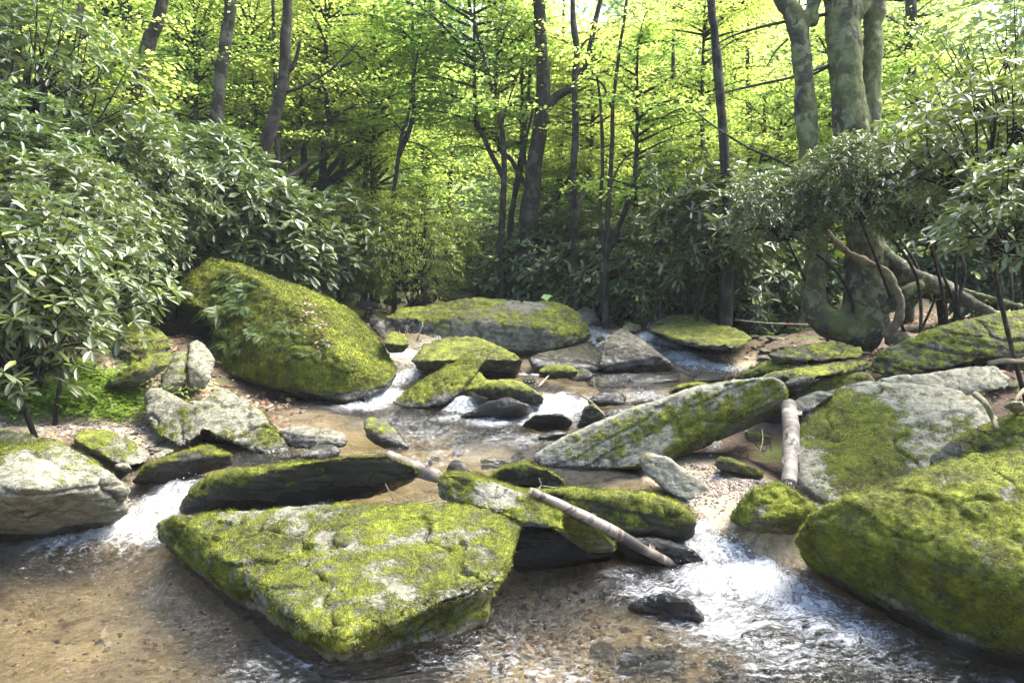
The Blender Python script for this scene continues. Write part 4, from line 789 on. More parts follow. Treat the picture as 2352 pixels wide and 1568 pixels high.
# multi-stemmed pale tree with roots, right
def big_tree():
    base = P(1985, 790, 10.2); root = bpy.data.objects.new('multi_stemmed_tree', None); C.objects.link(root); root.location = base
    tag(root, 'pale lichened tree with three fused stems and arching exposed roots, at right', 'tree')
    def part(name, paths, mat='paletree', seg=18, wob=.09, vox=None):
        mb = MB()
        for k, (pp, ww) in enumerate(paths):
            q = [P(*a) for a in pp]; mb.tube(q, [w_ * p[1] / FOC / 2 for w_, p in zip(ww, q)], seg=seg, sub=9, wob=wob, seed=k + len(name))
        me0 = mesh_np('t', np.vstack(mb.V), np.vstack(mb.F)); o = link('t', me0)
        md = o.modifiers.new('r', 'REMESH'); md.mode = 'VOXEL'; md.voxel_size = vox or .028; dg = bpy.context.evaluated_depsgraph_get(); dg.update()
        me = bpy.data.meshes.new_from_object(o.evaluated_get(dg)); bpy.data.objects.remove(o)
        n = len(me.vertices); V = np.empty(n * 3, dtype=np.float32); me.vertices.foreach_get('co', V); V = V.reshape(-1, 3).astype(float)
        E = np.empty(len(me.edges) * 2, dtype=np.int32); me.edges.foreach_get('vertices', E); V = smooth_np(V, E.reshape(-1, 2), 8)
        me.vertices.foreach_set('co', V.astype(np.float32).ravel()); me.update(); q = np.empty(n * 3, dtype=np.float32); me.vertices.foreach_get('normal', q)
        V = V + q.reshape(-1, 3) * (.022 * fbm(V * 6, 4, 3) + .01 * fbm(V * np.array([22, 22, 8]), 3, 4))[:, None] - base; me.vertices.foreach_set('co', V.astype(np.float32).ravel())
        for p in me.polygons: p.use_smooth = True
        me.materials.clear(); me.materials.append(M[mat]); me.update(); return link(name, me, root)
    Z = 9.6
    part('trunk', [([(1770, -60, Z), (1800, 0, Z), (1828, 50, Z), (1843, 150, Z), (1852, 280, Z), (1862, 420, Z), (1876, 560, Z), (1868, 670, Z), (1885, 730, Z), (1950, 755, Z), (2010, 770, Z)], [40, 42, 46, 44, 44, 46, 48, 52, 66, 86, 80]),
                   ([(1925, -80, Z), (1936, 60, Z), (1945, 200, Z), (1955, 330, Z), (1968, 450, Z), (1985, 560, Z), (1985, 660, Z), (1990, 770, Z)], [66, 72, 74, 78, 80, 86, 92, 110]),
                   ([(1945, 60, Z), (1985, 0, Z), (2000, -60, Z)], [44, 36, 34]), ([(1860, 60, Z), (1868, 0, Z), (1870, -50, Z)], [30, 34, 34]),
                   ([(2012, -60, Z + .1), (2008, 60, Z + .1), (2002, 200, Z + .1), (1992, 330, Z + .1), (1990, 450, Z + .1), (1995, 600, Z + .05)], [40, 42, 44, 46, 46, 54])])
    part('root', [([(1995, 560, Z), (2050, 610, Z - .1), (2110, 645, Z - .2), (2180, 670, Z - .3), (2240, 700, Z - .4), (2290, 722, Z - .5), (2330, 722, Z - .5)], [50, 52, 42, 38, 34, 24, 14])])
    part('root', [([(1990, 720, Z - .1), (2040, 700, Z - .2), (2075, 672, Z - .3), (2120, 650, Z - .3)], [60, 44, 32, 26])])
    part('root', [([(1885, 515, Z - .25), (1925, 560, Z - .35), (1975, 595, Z - .4), (2030, 618, Z - .45), (2058, 665, Z - .5), (2070, 705, Z - .5), (2055, 745, Z - .4), (2030, 770, Z - .3)], [12, 16, 17, 18, 19, 19, 17, 18])], 'root', 10, .14, .016)
    part('root', [([(1960, 770, Z), (1960, 800, Z - .1), (1965, 840, Z - .2)], [30, 20, 10])])
    part('root', [([(2040, 770, Z - .1), (2090, 790, Z - .3), (2120, 800, Z - .4)], [50, 30, 12])])
    part('root', [([(2150, 640, Z), (2200, 660, Z), (2260, 680, Z - .1), (2352, 705, Z - .2), (2420, 715, Z - .2)], [14, 18, 18, 14, 8])])
    for lp, lw in (([(1915, 30), (1780, 55), (1690, 80), (1640, 105)], [8, 7, 5, 3]), ([(1915, 145), (1870, 170), (1830, 182)], [8, 6, 4]), ([(1810, 90), (1780, 120), (1760, 155)], [5, 4, 2])):
        mb = MB(); mb.tube([P(a, b, Z) for a, b in lp], [w_ * Z / FOC / 2 for w_ in lw], seg=6, sub=5, wob=.1); mb.V = [v - base for v in mb.V]; mb.build('limb', [M['bark']], root)
big_tree()

# wood behind: whole trees, copied
def filler(label, group, spots, kinds, pool, bark='bark', h0=None):
    for (x, y, s) in spots:
        k = random.choice(kinds); lm, bme, R0, H = pool[k]; g_ = gz(x, y) if y < 33 else gz(x, 33)
        root = bpy.data.objects.new('tree', None); C.objects.link(root); root.location = (x, y, g_ - .1); tag(root, label, 'tree', group)
        root.rotation_euler[2] = random.uniform(0, 6.28)
        h = random.uniform(.6, 1.6) * s if h0 is None else h0 + random.uniform(-.3, .4)
        c = link('crown', lm, root, (0, 0, h)); c.scale = (s, s, s * random.uniform(.9, 1.2)); b = link('branch', bme, root, (0, 0, h)); b.scale = c.scale
        t = link('trunk', TRK[bark][k % 3], root); t.scale = (s, s, (h + H * s) / 6.0)
TRK = {}
for bk in ('bark', 'barkmid'):
    TRK[bk] = []
    for i in range(3):
        r = np.random.default_rng(i); pts = [np.array([r.normal(0, .08), r.normal(0, .08), z]) for z in np.linspace(0, 6, 7)]; pts[0][:2] = 0
        V, F = tube_arrays(pts, np.linspace(.085, .02, 7) * r.uniform(.7, 1.2), seg=8, sub=5, wob=.15, seed=i); TRK[bk].append(mesh_np('trunk', V, F, [M[bk]]))
def sky_gap(x, y): return abs(x / y - (-.148)) < .045
sp = []
while len(sp) < 19:
    y = random.uniform(15, 27); x = random.uniform(-.75, .75) * y
    if y > 18 and sky_gap(x, y): continue
    if abs(x - (-1.2)) < 1.6 and y < 27: continue
    if all((x - a) ** 2 + (y - b) ** 2 > 2.2 for a, b, _ in sp): sp.append((x, y, random.uniform(.8, 1.25)))
filler('leafy young tree in the sunlit yellow-green wood behind the stream', 'young trees of the wood behind the stream', sp, (0, 1, 2), CR)
sp = []
while len(sp) < 34:
    y = random.uniform(27, 42); x = random.uniform(-.8, .8) * y
    if sky_gap(x, y) or (-.16 < x / y < .03 and y < 39): continue
    if all((x - a) ** 2 + (y - b) ** 2 > 5 for a, b, _ in sp): sp.append((x, y, random.uniform(.9, 1.5)))
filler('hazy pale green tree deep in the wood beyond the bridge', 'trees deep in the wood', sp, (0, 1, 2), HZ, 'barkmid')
sp = [(-4.6, 15.5, .9), (-3.1, 16.5, .9), (.4, 15.8, .7), (1.9, 15.4, .7), (3.4, 15.2, .8), (4.7, 14.0, .9), (6.2, 13.4, 1.0), (-6.4, 15.0, 1.0), (7.6, 13.0, 1.0), (2.7, 16.8, 1.0), (5.6, 15.6, 1.0), (-2.2, 18.5, 1.0), (-5.4, 17.4, 1.0)]
filler('slender understory tree with bright fine leaves at the edge of the wood', 'understory trees at the edge of the wood', sp, (3, 4), CR, h0=1.9)
# the far wood on the hillside: one mass
r = np.random.default_rng(5); n = 120000
x = r.uniform(-55, 55, n); y = r.uniform(44, 66, n); z = r.uniform(0, 1, n) ** 1.1 * 26 + 1.5; q = np.stack([x, y, z], 1)
kp = ((fbm(q * .35, 3, 8) > -.12) | (z < 9)) & ~((np.abs(x / y + .148) < .03) & (z > 15)); q = q[kp]; n = len(q)
lb = LB(); Ls = r.uniform(.25, .5, n); lb.leaves(q, r.uniform(0, 6.28, n), r.normal(-.1, .5, n), r.normal(0, .6, n), Ls, Ls * .8, rnd=np.clip(.5 + .5 * fbm(q * .5, 3, 4) + r.normal(0, .15, n), 0, 1))
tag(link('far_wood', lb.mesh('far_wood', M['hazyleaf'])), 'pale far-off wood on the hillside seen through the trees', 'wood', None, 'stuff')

# ------------------------------------------------------------------ rhododendrons
def bush(seed, R0, nros, L0, mat, nl=8, wr=.31, hgt=.9, near=False):
    r = np.random.default_rng(seed); lb = LB(); sb = MB()
    th = r.uniform(0, 6.283, nros); ph = np.arcsin(r.uniform(-.85, 1, nros)); u = np.stack([np.cos(th) * np.cos(ph), np.sin(th) * np.cos(ph), np.sin(ph)], 1)
    rad = R0 * (1 + .32 * fbm(u * 1.8 + seed, 3, seed)) * (1 - .55 * r.uniform(0, 1, nros) ** 2.2)
    c = u * rad[:, None] * np.array([1, 1, hgt]); c[:, 2] += R0 * hgt * .45
    out = u * .7 + np.array([0, 0, .9]); out /= np.linalg.norm(out, axis=1)[:, None]
    yaw0 = np.arctan2(out[:, 1], out[:, 0]); inc = np.arccos(np.clip(out[:, 2], -1, 1))
    pos = np.repeat(c, nl, 0); k = np.tile(np.arange(nl), nros); a = k * 6.283 / nl + np.repeat(r.uniform(0, 6.28, nros), nl) + r.normal(0, .18, nros * nl)
    lift = r.normal(.22, .28, nros * nl)
    # radial direction in the rosette's plane
    o = np.repeat(out, nl, 0); ref = np.cross(o, np.array([.3, .2, 1.0])); ref /= np.linalg.norm(ref, axis=1)[:, None]; ref2 = np.cross(o, ref)
    d = (ref * np.cos(a)[:, None] + ref2 * np.sin(a)[:, None]) * np.cos(lift)[:, None] + o * np.sin(lift)[:, None]
    yaw = np.arctan2(d[:, 1], d[:, 0]); tilt = np.arcsin(np.clip(d[:, 2], -1, 1)); L = L0 * r.uniform(.7, 1.25, len(a))
    tone = np.clip(np.repeat(r.normal(.42, .16, nros), nl) + r.normal(0, .12, len(a)), 0, .93); tone[r.uniform(0, 1, len(a)) < .025] = 1
    pos = pos + d * (L * .06)[:, None]
    lb.leaves(pos, yaw, tilt, r.normal(0, .35, len(a)), L, L * wr, two=True, droop=.10, rnd=tone)
    for i in r.choice(nros, min(nros, 46 if not near else 60), replace=False):
        p0 = np.array([r.normal(0, .12) * R0, r.normal(0, .12) * R0, -.25 * R0]); m_ = c[i] * r.uniform(.4, .6) + r.normal(0, .08, 3) * R0; m_[2] = max(m_[2] * .6, 0)
        sb.tube([p0, m_, c[i]], [.018, .011, .004], seg=5, sub=4)
    return lb.mesh('foliage', mat), mesh_np('stem', np.vstack(sb.V), np.vstack(sb.F), [M['bark']])
RB = [bush(i, 1.0, 900, .11, M['rhodo']) for i in range(4)]
RM = [bush(40 + i, 1.0, 520, .175, M['rhodo']) for i in range(4)]
RS = [bush(30 + i, 1.0, 230, .12, M['rhodo']) for i in range(3)]
RN = [bush(10 + i, .8, 230, .145, M['rhodo'], near=True) for i in range(3)]
RL = [bush(20 + i, 1.0, 1500, .07, M['laurel'], nl=7, wr=.33) for i in range(2)]
def BU(label, px, py, Y, s, pool=None, k=0, sz=1.0, rot=None, name='rhododendron', cat='rhododendron', group=None):
    """px,py: centre of the bush's crown"""
    p = P(px, py, Y); root = bpy.data.objects.new(name, None); C.objects.link(root); k %= len(pool)
    R0 = .8 if pool is RN else 1.0
    root.location = (p[0], p[1], p[2] - .45 * R0 * s * sz); tag(root, label, cat, group)
    for nm, me in zip(('foliage', 'stem'), pool[k]):
        c = link(nm, me, root); c.scale = (s, s, s * sz)
    # main stems down to the ground
    g_ = gz(p[0], p[1]); zb = root.location.z
    if zb - g_ > .1:
        mb = MB()
        for q in range(1 if pool is RN else 2 if Y < 10 else 3):
            a = random.uniform(0, 6.28); lx, ly = (1.3, .9) if px > 1700 and Y < 9.5 else (0, 0); mb.tube([np.array([math.cos(a) * .3 + lx, math.sin(a) * .3 + ly, g_ - zb - .1]), np.array([math.cos(a + 1) * .25 + lx * .7, math.sin(a + 1) * .2 + ly * .8, (g_ - zb) * .4]), np.array([0, 0, .1 * s])], [.024, .02, .014], seg=6, sub=5, wob=.1, seed=q)
        mb.build('stem', [M['bark']], root)
    return root
BUSHES = [
 ('bright low rhododendron with drooping leaves at the left edge above the ground cover', 30, 745, 4.9, .72, RN, 0),
 ('near rhododendron branch of large light leaves at mid left edge', 20, 600, 4.9, .72, RN, 1),
 ('rhododendron overhanging the dark hollow left of the giant boulder', 190, 640, 6.6, .8, RN, 2),
 ('dense rhododendron at left, directly above the overhanging one', 120, 520, 7.0, .88, RB, 1),
 ('rhododendron spilling towards the top of the giant boulder', 215, 520, 8.6, .85, RB, 2),
 ('tall rhododendron at the left edge reaching the brown trunk', 10, 410, 7.6, .95, RB, 3),
 ('rhododendron below the slanting dark trunk', 290, 430, 9.5, 1.05, RB, 0),
 ('rhododendron mound under the broken pale trunk', 440, 440, 11, 1.25, RB, 1),
 ('sheen-leaved rhododendron behind the top of the giant boulder', 560, 540, 11.5, 1.15, RB, 2),
 ('silvery rhododendron behind the giant boulder, at the foot of the tall curved tree', 640, 570, 12.2, 1.1, RB, 3),
 ('rhododendron between the giant boulder and the mountain laurel', 730, 560, 13.3, 1.15, RB, 0),
 ('leggy rhododendron among the trunks at upper left', 120, 230, 9.0, 1.2, RS, 2),
 ('small shaded rhododendron at the far upper left corner', 60, 110, 8.6, 1.0, RS, 0),
 ('rhododendron low in shade behind the mossy flat rock at left', 270, 690, 10.2, .6, RB, 3),
 ('dark rhododendron clump right of the bridge opening', 1150, 600, 16, 1.2, RB, 1),
 ('drooping green rhododendron on the bank beyond the long boulder', 1250, 630, 14.5, 1.15, RB, 2),
 ('rounded rhododendron with big rosettes at the middle right of the bridge', 1370, 620, 14, 1.25, RB, 3),
 ('rhododendron reaching the water bank right of the twin thin stems', 1455, 640, 13, .9, RB, 0),
 ('dark rhododendron in the deep shade left of the multi-stemmed tree', 1590, 600, 14.5, 1.3, RB, 1),
 ('silvery rhododendron beneath the lone dark upright tree', 1640, 520, 11.5, 1.0, RB, 2),
 ('rhododendron low on the bank below the lone upright tree', 1700, 640, 12.8, 1.0, RB, 0),
 ('loose rhododendron branches left of the lone dark upright tree', 1560, 430, 11.8, .8, RS, 3),
 ('dense silvery rhododendron in front of the pale left stem', 1790, 470, 8.8, .6, RB, 1),
 ('dense rhododendron wrapped across the three fused stems', 1960, 415, 8.3, .6, RB, 2),
 ('rhododendron right of the fused stems, above the arching root', 2115, 445, 8.2, .58, RB, 3),
 ('bright rhododendron high at the right edge with spreading whorls', 2260, 330, 5.4, .72, RN, 0),
 ('near rhododendron hanging in from the right edge at mid height', 2345, 480, 4.6, .55, RN, 1),
 ('rhododendron at the top right corner', 2330, 170, 7.4, .9, RS, 2),
 ('leafy rhododendron behind the arching roots at right', 2160, 580, 12.5, 1.1, RB, 0),
 ('rhododendron far right in the shade behind the whaleback rock', 2310, 610, 12.0, 1.0, RB, 2),
 ('sparse rhododendron between the fused stems and the right edge', 2180, 300, 8.8, .8, RS, 1),
 ('rhododendron behind the pale left stem low on the bank', 1800, 640, 13.5, 1.0, RB, 3),
 ('dark rhododendron under the furrowed middle tree', 1280, 520, 18.5, 1.2, RB, 0),
 ('dark rhododendron under the straight slender tree', 1420, 530, 18, 1.3, RB, 1)]
for i, (lb_, px, py, Yd, s, pool, k) in enumerate(BUSHES): BU(lb_, px, py, Yd, s, RM if pool is RB and 11 < Yd < 15 else pool, k)
for lb_, px, py, Yd, s, k in [('yellow-green mountain laurel bulging over the stream left of the bridge', 935, 570, 13.6, 1.12, 0), ('olive mountain laurel behind the upper left channel', 820, 575, 14.0, 1.1, 1), ('mountain laurel shading the far stream bank', 760, 560, 16, 1.2, 0), ('tangled laurel right beside the bridge parapet', 1105, 560, 22, 1.1, 1), ('mountain laurel behind the yellow-green one', 880, 520, 18, 1.2, 1)]:
    BU(lb_, px, py, Yd, s, RL, k, name='mountain_laurel', cat='laurel')
# shrub layer filling the shade under the wood
sh = []
while len(sh) < 22:
    y = random.uniform(17, 26); x = random.uniform(-.75, .75) * y
    if -3.4 < x < .3: continue
    sh.append((x, y))
for i, (x, y) in enumerate(sh):
    s = random.uniform(.7, 1.0); root = bpy.data.objects.new('shrub', None); C.objects.link(root); root.location = (x, y, gz(x, y)); root.rotation_euler[2] = random.uniform(0, 6.28)
    tag(root, 'dark evergreen shrub in the shade under the wood', 'shrub', 'shrubs under the wood')
    for nm, me in zip(('foliage', 'stem'), (RB + RL)[i % 6]):
        c = link(nm, me, root); c.scale = (s, s, s)

# ------------------------------------------------------------------ bridge
bm_ = N('bridge_stone', .9); v = bm_.vec(rnd=False); vo = bm_.n('TexVoronoi'); vo.inputs['Scale'].default_value = 2.6; vo.feature = 'DISTANCE_TO_EDGE'; bm_.l(v, vo.inputs['Vector'])
nn_ = bm_.noise(v, 4, 5); bm_.l(bm_.mix(bm_.mapr(vo.outputs['Distance'], .0, .08), (.03, .027, .022), bm_.ramp(nn_, [(.35, (.07, .065, .05)), (.65, (.19, .175, .14))])), bm_.b.inputs['Base Color']); bm_.bump(vo.outputs['Distance'], .8, .1)
def bridge():
    Yb = 27.0; c = P(1085, 665, Yb); root = bpy.data.objects.new('stone_bridge', None); C.objects.link(root); root.location = c; tag(root, 'low stone bridge with a dark opening over the far end of the stream', 'bridge')
    zt = P(1085, 553, Yb)[2] - c[2]; w2, oh, ow = 4.2, 1.25, .95
    bm = bmesh.new()
    prof = [(-w2, -1), (-ow, -1), (-ow, oh * .55)] + [(ow * math.cos(a), oh * .55 + oh * .45 * math.sin(a)) for a in np.linspace(math.pi, 0, 13)[1:-1]] + [(ow, oh * .55), (ow, -1), (w2, -1), (w2, zt), (-w2, zt)]
    fv = [bm.verts.new((x, 0, z)) for x, z in prof]; f = bm.faces.new(fv); ex = bmesh.ops.extrude_face_region(bm, geom=[f]); bmesh.ops.translate(bm, vec=(0, 4.5, 0), verts=[g_ for g_ in ex['geom'] if isinstance(g_, bmesh.types.BMVert)])
    bmesh.ops.triangulate(bm, faces=bm.faces[:]); me = bpy.data.meshes.new('wall'); bm.to_mesh(me); bm.free(); me.materials.append(bm_.m); link('wall', me, root)
    for yy in (-.12, 4.1):
        bm = bmesh.new()
        x = -w2 - .1
        while x < w2:
            L = random.uniform(.5, .9); bmesh.ops.create_cube(bm, size=1, matrix=Matrix.Translation((x + L / 2, yy + .25, zt + .08 + random.uniform(0, .015))) @ Matrix.Diagonal((L - .02, .52, .15, 1))); x += L
        me = bpy.data.meshes.new('coping'); bm.to_mesh(me); bm.free(); me.materials.append(bm_.m); link('coping', me, root)
bridge()

# ------------------------------------------------------------------ birch logs and sticks
bk = N('birch_bark', .6); v = bk.vec(scale=(1, 1, 1)); vr = bk.attr('along')
cx = bk.n('CombineXYZ'); sp_ = bk.n('SeparateXYZ'); bk.l(v, sp_.inputs[0]); bk.l(bk.math('MULTIPLY', vr, 34.0), cx.inputs[0]); bk.l(bk.math('MULTIPLY', sp_.outputs[0], 4.0), cx.inputs[1]); bk.l(bk.math('MULTIPLY', sp_.outputs[2], 4.0), cx.inputs[2])
ln = bk.noise(cx.outputs[0], 1.2, 5, .7); pt = bk.noise(v, 6, 5, .6, .5)
col = bk.mix(bk.mapr(pt, .4, .62), (.19, .165, .135), (.10, .078, .06)); col = bk.mix(bk.mapr(ln, .53, .6), col, (.05, .035, .028)); col = bk.mix(bk.mapr(bk.noise(cx.outputs[0], .6, 4), .6, .68), col, (.29, .265, .23))
dk = bk.attr('dark'); col = bk.mix(dk, col, (.018, .015, .014)); bk.l(col, bk.b.inputs['Base Color']); bk.bump(bk.math('ADD', ln, bk.math('MULTIPLY', pt, .5)), .8, .015)
wd_ = N('splintered_wood', .8); wv_ = wd_.vec(); wd_.l(wd_.ramp(wd_.noise(wv_, 20, 5), [(.35, (.2, .12, .08)), (.65, (.6, .5, .4))]), wd_.b.inputs['Base Color'])
def log(label, path, widths, dark=None, ends=(1, 1), peel=True, seed=0):
    q = [P(*a) for a in path]; rad = [w_ * p[1] / FOC / 2 for w_, p in zip(widths, q)]; base = q[-1]
    V, F = tube_arrays(q, rad, seg=24, sub=16, wob=.10, seed=seed); a0 = np.array(q[0]); ax = np.array(q[-1]) - a0; Lh = np.linalg.norm(ax); al = ((V - a0) @ ax) / Lh
    me = mesh_np('bark', V - base, F, [bk.m]); attr(me, 'along', al + .03 * fbm(V * 9, 2)); dkv = np.zeros(len(V))
    if dark: dkv = sstep(dark[0] - .015, dark[0] + .015, al / Lh + .02 * fbm(V * 12, 2)) * sstep(dark[1] + .02, dark[1] - .02, al / Lh)
    attr(me, 'dark', dkv)
    root = bpy.data.objects.new('birch_log', None); C.objects.link(root); root.location = base; tag(root, label, 'log'); link('bark', me, root)
    r = np.random.default_rng(seed); axn = ax / Lh
    for e_, (pe, re, sg) in zip(ends, ((q[0], rad[0], -1), (q[-1], rad[-1], 1))):
        if not e_: continue
        mb = MB()
        for i in range(40):
            a = r.uniform(0, 6.28); rr_ = re * r.uniform(.1, .8); s1 = np.cross(axn, [0, 0, 1.0]); s1 /= np.linalg.norm(s1); s2 = np.cross(axn, s1); o_ = s1 * math.cos(a) * rr_ + s2 * math.sin(a) * rr_
            mb.tube([pe + o_ - axn * sg * .02, pe + o_ * 1.1 + axn * sg * re * r.uniform(.1, .6)], [re * .2, re * .06], seg=4, sub=1)
        mb.V = [v_ - base for v_ in mb.V]; mb.build('splinter', [wd_.m], root)
    if peel:
        mb = MB()
        for i in range(9):
            t = r.uniform(.1, .9); pc = a0 + ax * t; re = np.interp(t, np.linspace(0, 1, len(rad)), rad); s1 = np.cross(axn, [0, 0, 1.0]); s1 /= np.linalg.norm(s1); s2 = np.cross(s1, axn); a = r.uniform(0, 3.14)
            n0 = s1 * math.cos(a) + s2 * math.sin(a); t0 = -s1 * math.sin(a) + s2 * math.cos(a); w_ = r.uniform(.02, .05)
            cs = [pc + n0 * re * 1.0 + t0 * 0, pc + n0 * re * 1.12 + t0 * re * .5, pc + n0 * re * 1.5 + t0 * re * .7]
            Vp = np.array([c_ + axn * s_ * w_ / 2 for c_ in cs for s_ in (-1, 1)]); Vp = Vp - base; me = mesh_np('peeling_bark', Vp, np.array([(0, 1, 3, 2), (2, 3, 5, 4)]), [bk.m]); attr(me, 'along', Vp[:, 0]); attr(me, 'dark', np.zeros(len(Vp))); link('peeling_bark', me, root)
log('upright birch log with peeling pinkish bark propped on the mossy block', [(1811, 930, 4.95), (1817, 980, 4.7), (1815, 1050, 4.4), (1812, 1114, 4.15)], [34, 38, 37, 36], seed=3)
log('broken birch pole with a blackened section slanting down into the front rapids', [(1222, 1128, 3.8), (1300, 1165, 3.8), (1400, 1215, 3.86), (1480, 1262, 3.95), (1558, 1300, 4.1)], [18, 23, 27, 24, 17], dark=(.52, .70), ends=(1, 0), seed=5)
log('short pale birch stub with a splintered end behind the front slab', [(893, 1052, 5.0), (930, 1068, 4.85), (1003, 1093, 4.6)], [36, 38, 32], ends=(1, 0), seed=8)
def stick(label, path, w0, w1, forks=(), mat='twig', name='stick', cat='stick', group=None):
    q = [P(*a) for a in path]; mb = MB(); base = q[0]
    mb.tube(q, list(np.linspace(w0, w1, len(q)) * q[0][1] / FOC / 2), seg=6, sub=5, wob=.1)
    for f in forks: qq = [P(*a) for a in f]; mb.tube(qq, list(np.linspace(w0 * .6, w1 * .6, len(qq)) * qq[0][1] / FOC / 2), seg=5, sub=4)
    o = mb.build(name, [M[mat]], None, tuple(base)); tag(o, label, cat, group)
stick('pale straight stick standing in the left channel', [(955, 793, 10.6), (962, 770, 10.6), (971, 740, 10.6)], 4, 3)
stick('pale forked dead twig lying on the back edge of the front slab', [(885, 1150, 4.15), (930, 1158, 4.1), (1000, 1148, 4.15)], 4, 3, [[(905, 1152, 4.15), (895, 1130, 4.15), (885, 1110, 4.15)], [(895, 1128, 4.15), (915, 1138, 4.15), (940, 1150, 4.15)]])
stick('reddish bent stick across the rapids beside the pointed rock', [(1330, 905, 7.0), (1360, 925, 6.8), (1390, 955, 6.6)], 4, 5, [[(1330, 905, 7.0), (1300, 905, 7.1)]], 'root')
stick('short pale stick propped on the mossy low stone in the pool', [(1236, 888, 8.0), (1255, 868, 8.4), (1273, 850, 8.7)], 5, 4)
stick('pale forked twig at the broken end of the slanting birch pole', [(1225, 1135, 4.4), (1242, 1115, 4.45), (1238, 1098, 4.45)], 4, 3, [[(1240, 1115, 4.4), (1280, 1120, 4.4), (1310, 1128, 4.4)], [(1222, 1120, 4.4), (1210, 1128, 4.4)]])
stick('thin dark stick trailing in the foam of the front rapids', [(1690, 1398, 3.7), (1740, 1388, 3.7), (1780, 1385, 3.7), (1815, 1400, 3.6)], 3, 2, mat='bark')
stick('fine bent grass stem at the lower left edge of the front slab', [(548, 1420, 3.45), (570, 1400, 3.5), (600, 1370, 3.6)], 2, 1.5)
stick('long thin branch lying from the waterfall rock to the multi-stemmed tree', [(1690, 735, 11), (1760, 742, 10.7), (1865, 746, 10.4)], 4, 3)
stick('thin twig upright among the litter under the long slab', [(1745, 1040, 5.0), (1752, 1010, 5.1), (1750, 985, 5.2)], 3, 2)
stick('dark curved branch at the right edge behind the roots', [(2200, 690, 9), (2215, 620, 9), (2190, 560, 9), (2130, 530, 9)], 12, 7, mat='bark', name='branch', cat='branch')
stick('mossy slanting stem left of the dark curved branch', [(2140, 690, 9.6), (2100, 600, 9.6), (2060, 540, 9.6)], 10, 7, mat='barkmid', name='branch', cat='branch')
stick('arched dark branch rising towards the right edge', [(2200, 700, 8.6), (2195, 600, 8.6), (2230, 540, 8.6), (2300, 505, 8.6)], 9, 6, mat='bark', name='branch', cat='branch')
stick('long grey branch arching left through the right-hand rhododendron', [(1850, 400, 9), (1780, 365, 9), (1720, 340, 9), (1640, 290, 9), (1590, 250, 9)], 8, 3, mat='bark', name='branch', cat='branch')
for lb_, pa, w_ in [('knobbly exposed root crossing the soil at the right edge above the olive slab', [(2240, 905, 1.0), (2262, 925, .98), (2280, 960, .9), (2290, 985, .86)], 16), ('thin exposed root running along the soil at the extreme right edge', [(2352, 895, 1.05), (2335, 915, 1.02), (2330, 935, .98)], 10), ('pale branching root on the soil behind the flat pale slab', [(2270, 835, 1.1), (2310, 828, 1.12), (2352, 832, 1.1), (2420, 840, 1.1)], 14)]:
    stick(lb_, pa, w_, w_ * .6, mat='root', name='root', cat='root')
# dead twigs in the dark recess under the long slab
for i in range(9):
    a, b = random.uniform(1700, 1790), random.uniform(985, 1050)
    stick('thin grey dead twig in the tangle under the long pale slab', [(a, b, 5.6), (a + random.uniform(-30, 30), b + random.uniform(-10, 35), 5.4)], 3, 2, group='tangled twigs under the long slab')

for i in range(26):
    a, b = random.uniform(1660, 1990), random.uniform(735, 830); p_ = P(a, b, .85); q_ = p_ + np.array([random.uniform(-.5, .5), random.uniform(-.35, .35), 0]); mb = MB(); g0 = np.array([p_[0], p_[1], gz(p_[0], p_[1]) + .03]); g1 = np.array([q_[0], q_[1], gz(q_[0], q_[1]) + .04])
    mb.tube([g0, (g0 + g1) / 2 + np.array([0, .03, .04]), g1], [.011, .008, .004], seg=5, sub=4, wob=.15, seed=i); tag(mb.build('twig', [M['twig' if i % 2 else 'root']], None, tuple(g0)), 'grey twig among the stones between the waterfall rock and the tree roots', 'twig', 'twigs among the stones by the roots')
# ------------------------------------------------------------------ ferns and ground cover
def fern_mesh(seed, nf=9, L=.22):
    r = np.random.default_rng(seed); lb = LB(); 
    for i in range(nf):
        a = i * 6.283 / nf + r.normal(0, .25); Lf = L * r.uniform(.7, 1.2); t = np.linspace(.12, 1, 13); el = r.uniform(.5, .95)
        d = np.array([math.cos(a), math.sin(a), 0]); sd = np.array([-math.sin(a), math.cos(a), 0])
        c = d[None] * (t * Lf * math.cos(el) * 1.2)[:, None]; c[:, 2] = Lf * (np.sin(el) * t - .65 * t ** 2.2)
        w_ = .24 * Lf * np.sin(np.pi * np.clip(t * .86 + .1, 0, 1)) + .008
        for s in (-1, 1): lb.leaves(c, np.full(13, a) + s * 1.25, np.full(13, -.15), np.zeros(13), w_, np.full(13, Lf * .075), rnd=r.uniform(.2, 1, 13))
    return lb.mesh('fern', M['fern'])
FM = [fern_mesh(i) for i in range(3)]
def on(key, px, py):
    d = Vector(ray(px, py)).normalized(); h = BVH[key].ray_cast(Vector((0, 0, CAMZ)), d, 60); return h
def ferns(n, key, box, label, group, s0, s1):
    for i in range(n):
        px, py = random.uniform(box[0], box[1]), random.uniform(box[2], box[3])
        if box[4:] : px += (py - box[2]) * box[4]
        h = on(key, px, py)
        if h[0] is None: continue
        o = link('fern', FM[i % 3], None, h[0] - h[1] * .01); nrm_ = (h[1] + Vector((0, 0, .8))).normalized(); o.rotation_mode = 'QUATERNION'
        o.rotation_quaternion = nrm_.to_track_quat('Z', 'Y') @ Matrix.Rotation(random.uniform(0, 6.28), 4, 'Z').to_quaternion(); s = random.uniform(s0, s1); o.scale = (s, s, s)
        tag(o, label, 'fern', group)
ferns(30, 'boulder', (510, 590, 622, 730, -.35), 'small evergreen fern in the shaded groove near the top of the giant boulder', 'ferns in the boulder groove', .7, 1.15)
